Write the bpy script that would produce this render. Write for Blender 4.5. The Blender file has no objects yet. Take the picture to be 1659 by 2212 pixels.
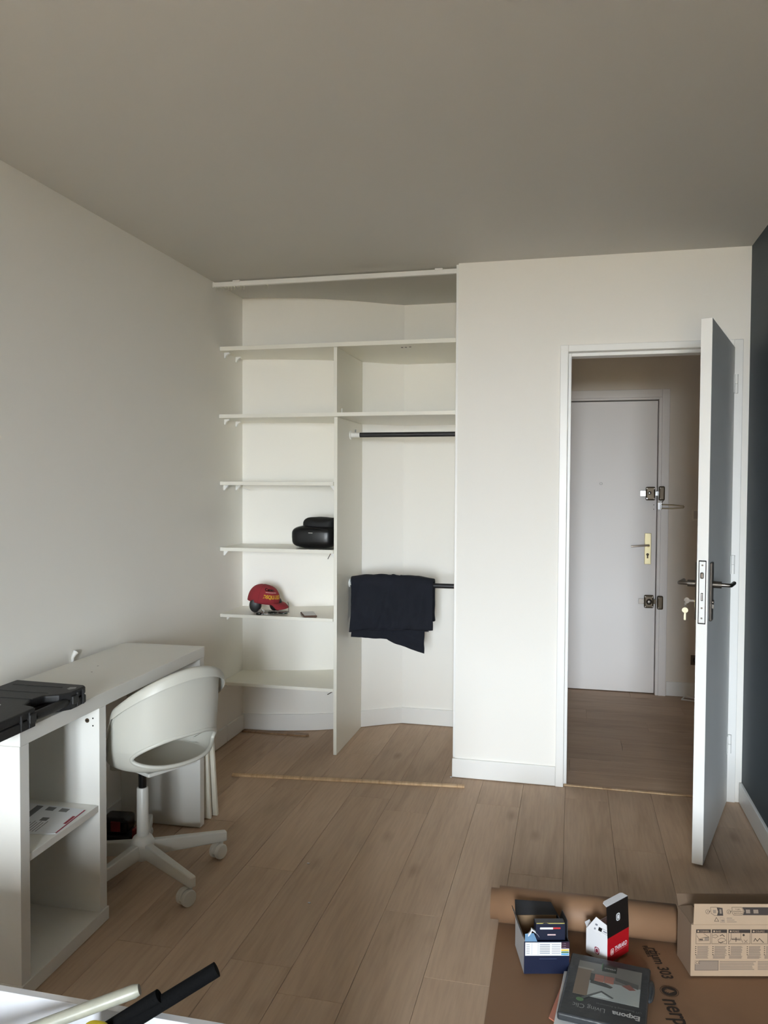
import bpy, bmesh, math, random
from mathutils import Vector, Matrix, noise
random.seed(7)
PI = math.pi
C = bpy.context.scene.collection
S = bpy.context.scene

# ------------------------------------------------------------------ camera
IMG_W, IMG_H, F_PX = 1659.0, 2212.0, 1721.6
YAW, PITCH, ROLL = 0.2322, 0.0321, 0.0051
cam_d = bpy.data.cameras.new('camera')
cam = bpy.data.objects.new('camera', cam_d); C.objects.link(cam)
fw = Vector((-math.sin(YAW)*math.cos(PITCH), math.cos(YAW)*math.cos(PITCH), -math.sin(PITCH)))
rt = Vector((math.cos(YAW), math.sin(YAW), 0)); up = rt.cross(fw)
r2 = math.cos(ROLL)*rt + math.sin(ROLL)*up
u2 = -math.sin(ROLL)*rt + math.cos(ROLL)*up
m3 = Matrix((r2, u2, -fw)).transposed()
cam.matrix_world = Matrix.Translation((1.8587, -3.8504, 1.4252)) @ m3.to_4x4()
cam_d.sensor_fit = 'VERTICAL'; cam_d.sensor_height = 36.0
cam_d.lens = 36.0*F_PX/IMG_H
cam_d.clip_start = 0.02
S.camera = cam

# ------------------------------------------------------------------ world, daylight, exposure
wd = bpy.data.worlds.new('sky'); S.world = wd; wd.use_nodes = True
bg = wd.node_tree.nodes['Background']
bg.inputs[0].default_value = (0.86, 0.94, 1.0, 1); bg.inputs[1].default_value = 60.0
S.view_settings.view_transform = 'Standard'; S.view_settings.look = 'None'
S.view_settings.gamma = 1.0; S.view_settings.use_curve_mapping = False
S.view_settings.exposure = 0.62
S.cycles.use_denoising = True
S.cycles.max_bounces = 14; S.cycles.diffuse_bounces = 10; S.cycles.transparent_max_bounces = 12
S.cycles.sample_clamp_indirect = 8.0
S.cycles.caustics_reflective = False; S.cycles.caustics_refractive = False
# room: back wall face Y=0, left wall X=0, right wall X=W, ceiling H, window wall YF
W, H, YF = 2.62, 2.50, -7.2
WIN = (1.40, 2.58, 0.10, 2.24)              # window opening x0, x1, z0, z1
ld = bpy.data.lights.new('window_portal', 'AREA'); ld.shape = 'RECTANGLE'
ld.size = WIN[1]-WIN[0]; ld.size_y = WIN[3]-WIN[2]; ld.cycles.is_portal = True
lo = bpy.data.objects.new('window_portal', ld); C.objects.link(lo)
lo.location = ((WIN[0]+WIN[1])/2, YF-0.21, (WIN[2]+WIN[3])/2); lo.rotation_euler = (PI/2, 0, 0)
ld2 = bpy.data.lights.new('added_window_portal', 'AREA'); ld2.shape = 'RECTANGLE'; ld2.size = 0.5; ld2.size_y = 0.3; ld2.cycles.is_portal = True  # portal for the small window added to light the hall
lo2 = bpy.data.objects.new('added_window_portal', ld2); C.objects.link(lo2); lo2.location = (3.61, 1.0, 1.70); lo2.rotation_euler = (0, PI/2, 0)

# ------------------------------------------------------------------ materials
def lin(c):
    return tuple(((v/255)/12.92 if v/255 <= 0.04045 else ((v/255+0.055)/1.055)**2.4) for v in c)
MATS = {}
def mat(name, rgb, rough=0.5, metal=0.0, spec=0.5, bump=0.0, bscale=300, var=0.0, vscale=3.0, coat=0.0):
    if name in MATS: return MATS[name]
    m = bpy.data.materials.new(name); m.use_nodes = True
    nt = m.node_tree; b = nt.nodes['Principled BSDF']
    c = lin(rgb)+(1,)
    b.inputs['Base Color'].default_value = c
    b.inputs['Roughness'].default_value = rough
    b.inputs['Metallic'].default_value = metal
    b.inputs['Specular IOR Level'].default_value = spec
    b.inputs['Coat Weight'].default_value = coat
    if bump or var:
        tc = nt.nodes.new('ShaderNodeTexCoord')
    if bump:
        n = nt.nodes.new('ShaderNodeTexNoise'); n.inputs['Scale'].default_value = bscale
        nt.links.new(tc.outputs['Object'], n.inputs['Vector'])
        bp = nt.nodes.new('ShaderNodeBump'); bp.inputs['Strength'].default_value = bump; bp.inputs['Distance'].default_value = 0.002
        nt.links.new(n.outputs['Fac'], bp.inputs['Height']); nt.links.new(bp.outputs['Normal'], b.inputs['Normal'])
    if var:
        n2 = nt.nodes.new('ShaderNodeTexNoise'); n2.inputs['Scale'].default_value = vscale; n2.inputs['Detail'].default_value = 5
        nt.links.new(tc.outputs['Object'], n2.inputs['Vector'])
        mx = nt.nodes.new('ShaderNodeMix'); mx.data_type = 'RGBA'
        mx.inputs['A'].default_value = tuple(v*(1-var) for v in c[:3])+(1,)
        mx.inputs['B'].default_value = tuple(min(1, v*(1+var)) for v in c[:3])+(1,)
        nt.links.new(n2.outputs['Fac'], mx.inputs['Factor']); nt.links.new(mx.outputs['Result'], b.inputs['Base Color'])
    MATS[name] = m
    return m

def wood(name, dark, mid, light, sx=16.0, sy=1.1, rough=0.45, per_object=True):
    m = bpy.data.materials.new(name); m.use_nodes = True
    nt = m.node_tree; N = nt.nodes; L = nt.links; b = N['Principled BSDF']
    tc = N.new('ShaderNodeTexCoord'); oi = N.new('ShaderNodeObjectInfo')
    sc = N.new('ShaderNodeVectorMath'); sc.operation = 'MULTIPLY_ADD'
    rv = N.new('ShaderNodeVectorMath'); rv.operation = 'SCALE'; rv.inputs[0].default_value = (37.0, 71.0, 13.0)
    L.new(oi.outputs['Random'], rv.inputs['Scale'])
    L.new(tc.outputs['Object'], sc.inputs[0]); sc.inputs[1].default_value = (sx, sy, 1); L.new(rv.outputs[0], sc.inputs[2])
    n1 = N.new('ShaderNodeTexNoise'); n1.inputs['Scale'].default_value = 1.0; n1.inputs['Detail'].default_value = 6; n1.inputs['Distortion'].default_value = 0.9
    L.new(sc.outputs[0], n1.inputs['Vector'])
    sc2 = N.new('ShaderNodeVectorMath'); sc2.operation = 'MULTIPLY_ADD'; sc2.inputs[1].default_value = (sx*9, sy*5, 1)
    L.new(tc.outputs['Object'], sc2.inputs[0]); L.new(rv.outputs[0], sc2.inputs[2])
    n2 = N.new('ShaderNodeTexNoise'); n2.inputs['Scale'].default_value = 1.0; n2.inputs['Detail'].default_value = 4
    L.new(sc2.outputs[0], n2.inputs['Vector'])
    cr = N.new('ShaderNodeValToRGB')
    cr.color_ramp.elements[0].position = 0.30; cr.color_ramp.elements[0].color = lin(dark)+(1,)
    cr.color_ramp.elements[1].position = 0.72; cr.color_ramp.elements[1].color = lin(light)+(1,)
    e = cr.color_ramp.elements.new(0.48); e.color = lin(mid)+(1,)
    L.new(n1.outputs['Fac'], cr.inputs['Fac'])
    # fine pores
    mx = N.new('ShaderNodeMix'); mx.data_type = 'RGBA'; mx.blend_type = 'MULTIPLY'; mx.inputs['Factor'].default_value = 0.22
    cr2 = N.new('ShaderNodeValToRGB'); cr2.color_ramp.elements[0].position = 0.35; cr2.color_ramp.elements[0].color = (0.55, 0.55, 0.55, 1)
    cr2.color_ramp.elements[1].position = 0.6; cr2.color_ramp.elements[1].color = (1, 1, 1, 1)
    L.new(n2.outputs['Fac'], cr2.inputs['Fac']); L.new(cr.outputs['Color'], mx.inputs['A']); L.new(cr2.outputs['Color'], mx.inputs['B'])
    # knots: few, large, dark
    sc3 = N.new('ShaderNodeVectorMath'); sc3.operation = 'MULTIPLY_ADD'; sc3.inputs[1].default_value = (5.5, 2.2, 1)
    L.new(tc.outputs['Object'], sc3.inputs[0]); L.new(rv.outputs[0], sc3.inputs[2])
    vo = N.new('ShaderNodeTexVoronoi'); vo.inputs['Scale'].default_value = 1.0
    L.new(sc3.outputs[0], vo.inputs['Vector'])
    cr3 = N.new('ShaderNodeValToRGB'); cr3.color_ramp.elements[0].position = 0.02; cr3.color_ramp.elements[0].color = (0.55, 0.5, 0.46, 1)
    cr3.color_ramp.elements[1].position = 0.16; cr3.color_ramp.elements[1].color = (1, 1, 1, 1)
    L.new(vo.outputs['Distance'], cr3.inputs['Fac'])
    mk = N.new('ShaderNodeMix'); mk.data_type = 'RGBA'; mk.blend_type = 'MULTIPLY'; mk.inputs['Factor'].default_value = 0.55
    L.new(mx.outputs['Result'], mk.inputs['A']); L.new(cr3.outputs['Color'], mk.inputs['B'])
    # board to board tone
    hs = N.new('ShaderNodeHueSaturation'); mr = N.new('ShaderNodeMapRange'); mr.inputs['To Min'].default_value = 0.94; mr.inputs['To Max'].default_value = 1.06
    L.new(oi.outputs['Random'], mr.inputs['Value']); L.new(mr.outputs['Result'], hs.inputs['Value']); L.new(mk.outputs['Result'], hs.inputs['Color'])
    L.new(hs.outputs['Color'], b.inputs['Base Color'])
    b.inputs['Roughness'].default_value = rough; b.inputs['Specular IOR Level'].default_value = 0.35
    bp = N.new('ShaderNodeBump'); bp.inputs['Strength'].default_value = 0.12; bp.inputs['Distance'].default_value = 0.001
    L.new(n2.outputs['Fac'], bp.inputs['Height']); L.new(bp.outputs['Normal'], b.inputs['Normal'])
    MATS[name] = m
    return m

M_WALL = mat('white_wall_paint', (243, 241, 236), 0.85, bump=0.10, bscale=260)
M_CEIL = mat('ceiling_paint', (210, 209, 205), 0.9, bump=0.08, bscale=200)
M_BLUE = mat('slate_blue_paint', (48, 60, 67), 0.6, bump=0.10, bscale=240)
M_HALL = mat('hall_paint', (230, 222, 212), 0.85, bump=0.10, bscale=240)
M_TRIM = mat('white_gloss_trim', (238, 238, 236), 0.35)
M_LEAF = mat('door_face_paint', (226, 228, 228), 0.45, var=0.05, vscale=4)
M_EDOOR = mat('entrance_door_paint', (236, 232, 230), 0.5)
M_SHELF = mat('white_melamine', (236, 234, 224), 0.35)
M_DESK = mat('desk_white_foil', (226, 225, 220), 0.40, var=0.02, vscale=6)
M_CHAIR = mat('white_polypropylene', (190, 189, 180), 0.42)
M_STEELW = mat('white_steel', (208, 207, 201), 0.38)
M_BLACK = mat('black_plastic', (22, 22, 23), 0.5, bump=0.15, bscale=500)
M_BLACKG = mat('black_gloss', (10, 10, 11), 0.25)
M_DARKM = mat('dark_grey_rod', (60, 60, 62), 0.35, metal=0.6)
M_CHROME = mat('chrome', (200, 200, 202), 0.22, metal=1.0)
M_NICKEL = mat('brushed_nickel', (120, 114, 108), 0.35, metal=1.0)
M_BRASS = mat('pale_brass', (196, 184, 146), 0.4, metal=0.6)
M_BROWNM = mat('bronze_enamel', (86, 74, 58), 0.35, metal=0.5)
M_DARK = mat('dark_gap', (12, 12, 12), 0.9)
M_NAVYC = mat('navy_cotton', (13, 17, 29), 0.9, bump=0.4, bscale=160, var=0.25, vscale=14)
M_RED = mat('red_cotton', (150, 44, 52), 0.9, bump=0.4, bscale=500, var=0.10, vscale=20)
M_KRAFT = mat('kraft_paper', (136, 104, 78), 0.62, var=0.12, vscale=5, bump=0.25, bscale=40)
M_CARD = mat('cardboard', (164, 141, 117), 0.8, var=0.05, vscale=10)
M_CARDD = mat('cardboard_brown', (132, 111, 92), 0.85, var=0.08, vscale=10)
M_INK = mat('brown_black_ink', (46, 36, 30), 0.7)
M_GINK = mat('grey_ink', (128, 112, 98), 0.8)
M_PAPER = mat('white_paper', (226, 228, 232), 0.7)
M_OAK = wood('oak_plank', (178, 154, 131), (188, 163, 140), (196, 172, 149), rough=0.6, sx=11, sy=1.3)
M_OAKL = wood('oak_strip', (186, 152, 114), (212, 180, 140), (222, 192, 154), sx=40, sy=3)

# ------------------------------------------------------------------ mesh helpers
class MB:
    def __init__(self): self.bm = bmesh.new()
    def box(self, x0, x1, y0, y1, z0, z1, mt=None):
        vs = [self.bm.verts.new((x, y, z)) for z in (z0, z1) for y in (y0, y1) for x in (x0, x1)]
        if mt is not None:
            for v in vs: v.co = mt @ v.co
        for f in ((0,2,3,1),(4,5,7,6),(0,1,5,4),(2,6,7,3),(0,4,6,2),(1,3,7,5)):
            self.bm.faces.new([vs[i] for i in f])
        return self
    def prism(self, pts, z0, z1, mt=None):
        a = [self.bm.verts.new((p[0], p[1], z0)) for p in pts]; b = [self.bm.verts.new((p[0], p[1], z1)) for p in pts]
        if mt is not None:
            for v in a+b: v.co = mt @ v.co
        n = len(pts); self.bm.faces.new(a[::-1]); self.bm.faces.new(b)
        for i in range(n): self.bm.faces.new([a[i], a[(i+1)%n], b[(i+1)%n], b[i]])
        return self
    def tube(self, pts, r, seg=12, cap=True, closed=False, rs=None):
        pts = [Vector(p) for p in pts]; n = len(pts); rings = []
        t0 = (pts[1]-pts[0]).normalized()
        ref = Vector((0, 0, 1)) if abs(t0.z) < 0.9 else Vector((1, 0, 0))
        u = t0.cross(ref).normalized()
        for i, p in enumerate(pts):
            if closed: t = (pts[(i+1)%n]-pts[i-1]).normalized()
            elif i == 0: t = t0
            elif i == n-1: t = (pts[-1]-pts[-2]).normalized()
            else: t = ((pts[i+1]-p).normalized()+(p-pts[i-1]).normalized()).normalized()
            u = (u - t*u.dot(t)).normalized(); w = t.cross(u)
            rr = rs[i] if rs else r
            rings.append([self.bm.verts.new(p+rr*(math.cos(2*PI*k/seg)*u+math.sin(2*PI*k/seg)*w)) for k in range(seg)])
        m = n if closed else n-1
        for i in range(m):
            A, B = rings[i], rings[(i+1)%n]
            for k in range(seg): self.bm.faces.new([A[k], A[(k+1)%seg], B[(k+1)%seg], B[k]])
        if cap and not closed:
            self.bm.faces.new(rings[0][::-1]); self.bm.faces.new(rings[-1])
        return self
    def cyl(self, p0, p1, r, seg=20): return self.tube([p0, p1], r, seg)
    def lathe(self, prof, seg=24, mt=None):            # prof: (r, z)
        rings = []
        for r, z in prof:
            rings.append([self.bm.verts.new((r*math.cos(2*PI*k/seg), r*math.sin(2*PI*k/seg), z)) for k in range(seg)])
        if mt is not None:
            for R_ in rings:
                for v in R_: v.co = mt @ v.co
        for A, B in zip(rings, rings[1:]):
            for k in range(seg): self.bm.faces.new([A[k], A[(k+1)%seg], B[(k+1)%seg], B[k]])
        self.bm.faces.new(rings[0][::-1]); self.bm.faces.new(rings[-1])
        return self
    def superell(self, c, s, e1=0.6, e2=0.6, nu=28, nv=16, fn=None):
        def p(v, e): return math.copysign(abs(v)**e, v)
        rows = []
        for j in range(nv+1):
            ph = -PI/2+PI*j/nv; row = []
            for i in range(nu):
                th = 2*PI*i/nu
                q = Vector((s[0]*p(math.cos(ph), e1)*p(math.cos(th), e2), s[1]*p(math.cos(ph), e1)*p(math.sin(th), e2), s[2]*p(math.sin(ph), e1)))
                if fn: q = fn(q)
                row.append(self.bm.verts.new(Vector(c)+q))
            rows.append(row)
        for j in range(nv):
            for i in range(nu): self.bm.faces.new([rows[j][i], rows[j][(i+1)%nu], rows[j+1][(i+1)%nu], rows[j+1][i]])
        bmesh.ops.remove_doubles(self.bm, verts=self.bm.verts[:], dist=1e-5)
        return self
    def grid(self, fn, nu, nv, close_u=False):
        V = [[self.bm.verts.new(fn(i/nu if close_u else i/nu, j/nv)) for i in range(nu if close_u else nu+1)] for j in range(nv+1)]
        n = nu
        for j in range(nv):
            for i in range(n):
                k = (i+1) % nu if close_u else i+1
                self.bm.faces.new([V[j][i], V[j][k], V[j+1][k], V[j+1][i]])
        return self
    def poly(self, pts):
        self.bm.faces.new([self.bm.verts.new(p) for p in pts]); return self
    def done(self, name, m, parent=None, smooth=None, bevel=0.0, seg=2, solid=0.0, loc=None, rotz=None, subsurf=0, label=None, recalc=True):
        if recalc: bmesh.ops.recalc_face_normals(self.bm, faces=self.bm.faces[:])
        me = bpy.data.meshes.new(name); self.bm.to_mesh(me); self.bm.free()
        if smooth is not None:
            me.shade_smooth()
            if smooth < 179: me.set_sharp_from_angle(angle=math.radians(smooth))
        me.materials.append(m)
        o = bpy.data.objects.new(name, me); C.objects.link(o)
        if parent is not None: o.parent = parent
        if loc is not None: o.location = loc
        if rotz is not None: o.rotation_euler = (0, 0, rotz)
        if solid:
            md = o.modifiers.new('solid', 'SOLIDIFY'); md.thickness = solid; md.offset = 0
        if subsurf:
            md = o.modifiers.new('sub', 'SUBSURF'); md.levels = subsurf; md.render_levels = subsurf
        if bevel:
            md = o.modifiers.new('bevel', 'BEVEL'); md.width = bevel; md.segments = seg; md.limit_method = 'ANGLE'; md.angle_limit = math.radians(40)
        if label: o['label'] = label
        return o

def thing(name, label, cat, loc=(0, 0, 0), rotz=0.0, group=None, kind=None):
    o = bpy.data.objects.new(name, None); C.objects.link(o); o.empty_display_size = 0.05
    o.location = loc; o.rotation_euler = (0, 0, rotz)
    return tag(o, label, cat, group, kind)
def tag(o, label=None, cat=None, group=None, kind=None):
    if label: o['label'] = label
    if cat: o['category'] = cat
    if group: o['group'] = group
    if kind: o['kind'] = kind
    return o
def struct(o, label=None, cat=None): return tag(o, label, cat, None, 'structure')
def box(name, m, b, parent=None, bevel=0.0, seg=2, mt=None, label=None):
    return MB().box(*b, mt=mt).done(name, m, parent, bevel=bevel, seg=seg, label=label)

def text(name, s, size, m, parent, mtx, align='LEFT', bold=0.0, shear=0.0, sx=1.0, depth=0.0, label=None, warp=None):
    cu = bpy.data.curves.new(name, 'FONT'); cu.body = s; cu.size = size; cu.align_x = align
    cu.offset = bold; cu.shear = shear; cu.resolution_u = 3; cu.extrude = depth
    t = bpy.data.objects.new(name, cu); C.objects.link(t)
    bpy.context.view_layer.update()
    me = bpy.data.meshes.new_from_object(t.evaluated_get(bpy.context.evaluated_depsgraph_get()))
    bpy.data.objects.remove(t)
    for v in me.vertices:
        v.co.x *= sx
        v.co = warp(v.co) if warp else (mtx @ v.co)
    me.materials.clear(); me.materials.append(m); me.name = name
    o = bpy.data.objects.new(name, me); C.objects.link(o)
    if parent is not None: o.parent = parent
    if label: o['label'] = label
    return o
def frame(o, ex, ey):                                    # matrix with local x, y axes and origin
    ex = Vector(ex).normalized(); ey = Vector(ey); ey = (ey-ex*ey.dot(ex)).normalized(); ez = ex.cross(ey)
    return Matrix.Translation(o) @ Matrix((ex, ey, ez)).transposed().to_4x4()

# ================================================================== STRUCTURE
# ---- floor: a base slab and every plank a piece of it
floor = struct(box('floor', M_DARK, (-0.3, 4.0, YF-0.1, 2.3, -0.12, -0.010)), 'brown oak plank floor of the room, closet and hall')
PW, PL = 0.1937, 1.31
def plank_mesh(w, l):
    key = ('plank', round(w, 4), round(l, 4))
    if key not in MATS:
        mb = MB().box(-w/2+0.0004, w/2-0.0004, -l/2+0.0004, l/2-0.0004, -0.010, 0.0)
        top = [e for e in mb.bm.edges if all(abs(v.co.z) < 1e-6 for v in e.verts)]
        bmesh.ops.bevel(mb.bm, geom=top, offset=0.0008, segments=1, affect='EDGES')
        me = bpy.data.meshes.new('plank'); mb.bm.to_mesh(me); mb.bm.free(); me.materials.append(M_OAK)
        MATS[key] = me
    return MATS[key]
def plank(cx, cy, w, l, rot=0.0):
    o = bpy.data.objects.new('plank', plank_mesh(w, l)); C.objects.link(o)
    o.parent = floor; o.location = (cx, cy, 0); o.rotation_euler = (0, 0, rot)
offs = {-1: -1.1, 0: -0.35, 1: -1.78, 2: -1.28, 3: -1.61, 4: -0.92, 5: -1.45, 6: -0.62, 7: -1.2, 8: -0.3,
        -2: -1.652, -3: -0.75, -4: -1.77, -5: -1.0}
for k in range(-5, 10):
    x0 = 0.873+PW*k; x1 = x0+PW
    ymax = 0.86 if x0 < 1.30 else 0.012
    lo_x, hi_x = max(x0, -0.01), min(x1, W+0.01)
    if hi_x-lo_x < 0.01: continue
    y = offs.get(k, -1.0)
    while y > YF: y -= PL
    while y < ymax:
        a, b = max(y, YF), min(y+PL, ymax)
        if b-a > 0.01: plank((lo_x+hi_x)/2, (a+b)/2, hi_x-lo_x, b-a)
        y += PL
hoffs = [0.3, 0.9, 0.1, 0.62, 1.15, 0.45, 0.8, 0.2, 1.0, 0.5]
for k in range(10):
    y0 = 0.028+PW*k; y1 = min(y0+PW, 1.96)
    x = 1.45-hoffs[k]
    while x < 3.5:
        a, b = max(x, 1.45), min(x+PL, 3.5)
        if b-a > 0.01: plank((a+b)/2, (y0+y1)/2, y1-y0, b-a, PI/2)
        x += PL
# ---- ceiling and walls
struct(box('ceiling', M_CEIL, (-0.25, 4.0, YF-0.2, 2.3, H, H+0.15)), 'plain matt ceiling over the room')
struct(box('wall_left', M_WALL, (-0.15, 0.0, YF, 0.60, 0, H)), 'off white painted wall on the left')
struct(box('wall_right', M_BLUE, (W, W+0.12, YF, 0.0, 0, H)), 'slate blue painted wall on the right')
# curved closet rear wall
cv = [(0.0, 0.450), (0.12, 0.470), (0.25, 0.498), (0.40, 0.543), (0.52, 0.597), (0.66, 0.676), (0.77, 0.750), (0.875, 0.812)]
def smooth_path(p, n=6):
    out = []
    for i in range(len(p)-1):
        p0, p1, p2, p3 = p[max(i-1, 0)], p[i], p[i+1], p[min(i+2, len(p)-1)]
        for k in range(n):
            t = k/n
            out.append(tuple(0.5*((2*p1[d])+(-p0[d]+p2[d])*t+(2*p0[d]-5*p1[d]+4*p2[d]-p3[d])*t*t+(-p0[d]+3*p1[d]-3*p2[d]+p3[d])*t**3) for d in (0, 1)))
    return out+[p[-1]]
BACK = smooth_path(cv)+[(1.312, 0.812)]
def yback(x):
    for a, b in zip(BACK, BACK[1:]):
        if a[0] <= x <= b[0]: return a[1]+(b[1]-a[1])*(x-a[0])/max(1e-9, b[0]-a[0])
    return BACK[-1][1]
o = MB().prism(BACK+[(1.312, 0.95), (0.0, 0.95)], 0, H).done('wall_closet', M_WALL, smooth=25)
struct(o, 'curved white wall at the rear of the open closet')
mb = MB()
mb.box(1.312, 1.50, 0.0, 0.95, 0, H); mb.box(1.50, 1.795, 0.0, 0.10, 0, H)
mb.box(1.795, 2.592, 0.0, 0.10, 2.09, H); mb.box(2.592, W+0.12, 0.0, 0.10, 0, H)
struct(mb.done('wall_back', M_WALL), 'white wall between the open closet and the doorway')
# window wall behind the camera
mb = MB()
mb.box(-0.15, WIN[0], YF-0.2, YF, 0, H); mb.box(WIN[1], W+0.12, YF-0.2, YF, 0, H)
mb.box(WIN[0], WIN[1], YF-0.2, YF, 0, WIN[2]); mb.box(WIN[0], WIN[1], YF-0.2, YF, WIN[3], H)
struct(mb.done('wall_front', M_WALL), 'white window wall behind the camera')
wf = struct(thing('window_1', 'white framed window behind the camera', None, ((WIN[0]+WIN[1])/2, YF-0.1, WIN[2])))
ww, wh = WIN[1]-WIN[0], WIN[3]-WIN[2]
mb = MB(); t = 0.055
mb.box(-ww/2, -ww/2+t, -0.03, 0.03, 0, wh); mb.box(ww/2-t, ww/2, -0.03, 0.03, 0, wh)
mb.box(-ww/2+t, ww/2-t, -0.03, 0.03, 0, t); mb.box(-ww/2+t, ww/2-t, -0.03, 0.03, wh-t, wh); mb.box(-0.05, 0.05, -0.03, 0.03, t, wh-t)
mb.done('window_frame', M_TRIM, wf)
mg = bpy.data.materials.new('clear_glass'); mg.use_nodes = True; nt = mg.node_tree; nt.nodes.remove(nt.nodes['Principled BSDF'])
tr = nt.nodes.new('ShaderNodeBsdfTransparent'); gl = nt.nodes.new('ShaderNodeBsdfGlossy'); gl.inputs['Roughness'].default_value = 0.02
mixs = nt.nodes.new('ShaderNodeMixShader'); mixs.inputs[0].default_value = 0.05
nt.links.new(tr.outputs[0], mixs.inputs[1]); nt.links.new(gl.outputs[0], mixs.inputs[2]); nt.links.new(mixs.outputs[0], nt.nodes['Material Output'].inputs[0])
for a, b in ((-ww/2+t, -0.05), (0.05, ww/2-t)): box('pane', mg, (a, b, -0.003, 0.003, t, wh-t), wf)
M_GRASS = mat('outdoor_ground', (116, 102, 80), 0.95, var=0.1, vscale=0.3)
struct(box('ground', M_GRASS, (-40, 44, -70, YF-0.3, -3.2, -3.0)), 'ground outside the window')
struct(box('added_overhang', mat('concrete', (150, 148, 142), 0.9), (-1.5, 4.2, YF-1.5, YF-0.2, H+0.02, H+0.2)), 'unseen slab added above the window to cut the high sky light')  # unseen overhang, added to keep high sky light off the near floor
# hall shell
mb = MB(); mb.box(1.40, 1.50, 0.95, 2.2, 0, H); struct(mb.done('wall_hall_left', M_HALL), 'hall wall hidden beside the closet')
mb = MB()
mb.box(1.50, 1.59, 1.875, 2.02, 0, H); mb.box(2.444, 3.6, 1.875, 2.02, 0, H); mb.box(1.59, 2.444, 1.875, 2.02, 2.04, H); mb.box(1.5, 3.6, 2.02, 2.1, 0, H)
struct(mb.done('wall_hall_back', M_HALL), 'beige hall wall around the entrance door')
HW = (0.85, 1.15, 1.45, 1.95)               # small unseen window added to light the hall wall: y0, y1, z0, z1
mb = MB()
mb.box(3.5, 3.6, 0.1, HW[0], 0, H); mb.box(3.5, 3.6, HW[1], 1.875, 0, H); mb.box(3.5, 3.6, HW[0], HW[1], 0, HW[2]); mb.box(3.5, 3.6, HW[0], HW[1], HW[3], H)
struct(mb.done('wall_hall_right', M_HALL), 'far end wall of the hall')
w2 = struct(thing('added_hall_window', 'small unseen window added at the far end to light the hall', None, (3.55, 1.0, HW[2])))
mb = MB(); hw_, hh_ = (HW[1]-HW[0])/2, HW[3]-HW[2]
for b_ in ((-0.02, 0.02, -hw_, -hw_+0.03, 0, hh_), (-0.02, 0.02, hw_-0.03, hw_, 0, hh_), (-0.02, 0.02, -hw_+0.03, hw_-0.03, 0, 0.03), (-0.02, 0.02, -hw_+0.03, hw_-0.03, hh_-0.03, hh_)): mb.box(*b_)
mb.done('window_frame', M_TRIM, w2); 
mt2 = mg.copy(); mt2.name = 'light_dimming_glass'  # dark tint weakens the daylight from the added hall window
for n_ in mt2.node_tree.nodes:
    if n_.type == 'BSDF_TRANSPARENT': n_.inputs[0].default_value = (0.06, 0.058, 0.054, 1)
box('pane', mt2, (-0.003, 0.003, -hw_+0.03, hw_-0.03, 0.03, hh_-0.03), w2)
struct(box('wall_hall_front', M_HALL, (W+0.12, 3.6, 0.0, 0.1, 0, H)), 'hall side wall beyond the blue wall')
# ---- baseboards
def bb(name, segs, m=M_TRIM, h=0.095, label=None):
    mb = MB()
    for b in segs: mb.box(b[0], b[1], b[2], b[3], 0.004, h)
    return struct(mb.done(name, m, bevel=0.002), label)
bb('baseboard_left', [(0.0, 0.012, 0.215, 0.445), (0.0, 0.014, YF, 0.205)], label='white baseboard along the left wall')
bb('baseboard_back', [(1.300, 1.794, -0.012, 0.0)], label='white baseboard under the wall between closet and door')
bb('baseboard_right', [(W-0.012, W, YF, -0.014)], label='white baseboard under the slate blue wall')
bb('baseboard_hall', [(2.498, 3.5, 1.863, 1.875)], h=0.10, label='white baseboard in the hall beside the entrance door')
ins = [(x, y-0.013) for x, y in BACK]
struct(MB().prism([(x, y) for x, y in BACK]+ins[::-1], 0.004, 0.098).done('baseboard_closet', M_TRIM, smooth=25), 'white baseboard following the curved closet wall')
# ---- interior door frame
mb = MB()
for (z0, z1, a, b) in ((0, 2.09, 1.795, 1.832), (0, 2.09, 2.555, 2.592), (2.058, 2.09, 1.832, 2.555)): mb.box(a, b, -0.010, 0.11, z0, z1)
fr = struct(mb.done('trim_1', M_TRIM, bevel=0.003), 'white casing around the interior doorway')
mb = MB()
for (z0, z1, a, b) in ((0, 2.058, 1.832, 1.847), (0, 2.058, 2.541, 2.555), (2.042, 2.058, 1.847, 2.541)): mb.box(a, b, 0.035, 0.11, z0, z1)
mb.done('door_stop', M_TRIM, fr, bevel=0.002)
# corner bead of the closet reveal and a painter's chip at its foot
struct(box('trim_2', M_TRIM, (1.298, 1.312, 0.02, 0.075, 0, H), bevel=0.002), 'slim white edge strip on the closet reveal')
struct(box('trim_3', M_OAKL, (1.834, 2.553, 0.010, 0.030, 0.0, 0.005), bevel=0.002), 'thin light wooden threshold strip in the doorway')
# ---- entrance door frame
mb = MB()
for (z0, z1, a, b) in ((0, 2.095, 2.444, 2.494), (0, 2.095, 1.54, 1.59), (2.04, 2.095, 1.59, 2.444)): mb.box(a, b, 1.858, 1.875, z0, z1)
f2 = struct(mb.done('trim_4', M_EDOOR, bevel=0.003), 'grey white casing around the entrance door')
mb = MB()
for (z0, z1, a, b) in ((0, 2.04, 2.425, 2.444), (0, 2.04, 1.59, 1.605), (2.026, 2.04, 1.605, 2.425)): mb.box(a, b, 1.866, 1.98, z0, z1)
mb.done('jamb', M_EDOOR, f2, bevel=0.002)
box('keeper_plate', M_CHROME, (2.427, 2.442, 1.862, 1.866, 1.36, 1.41), f2)

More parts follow.
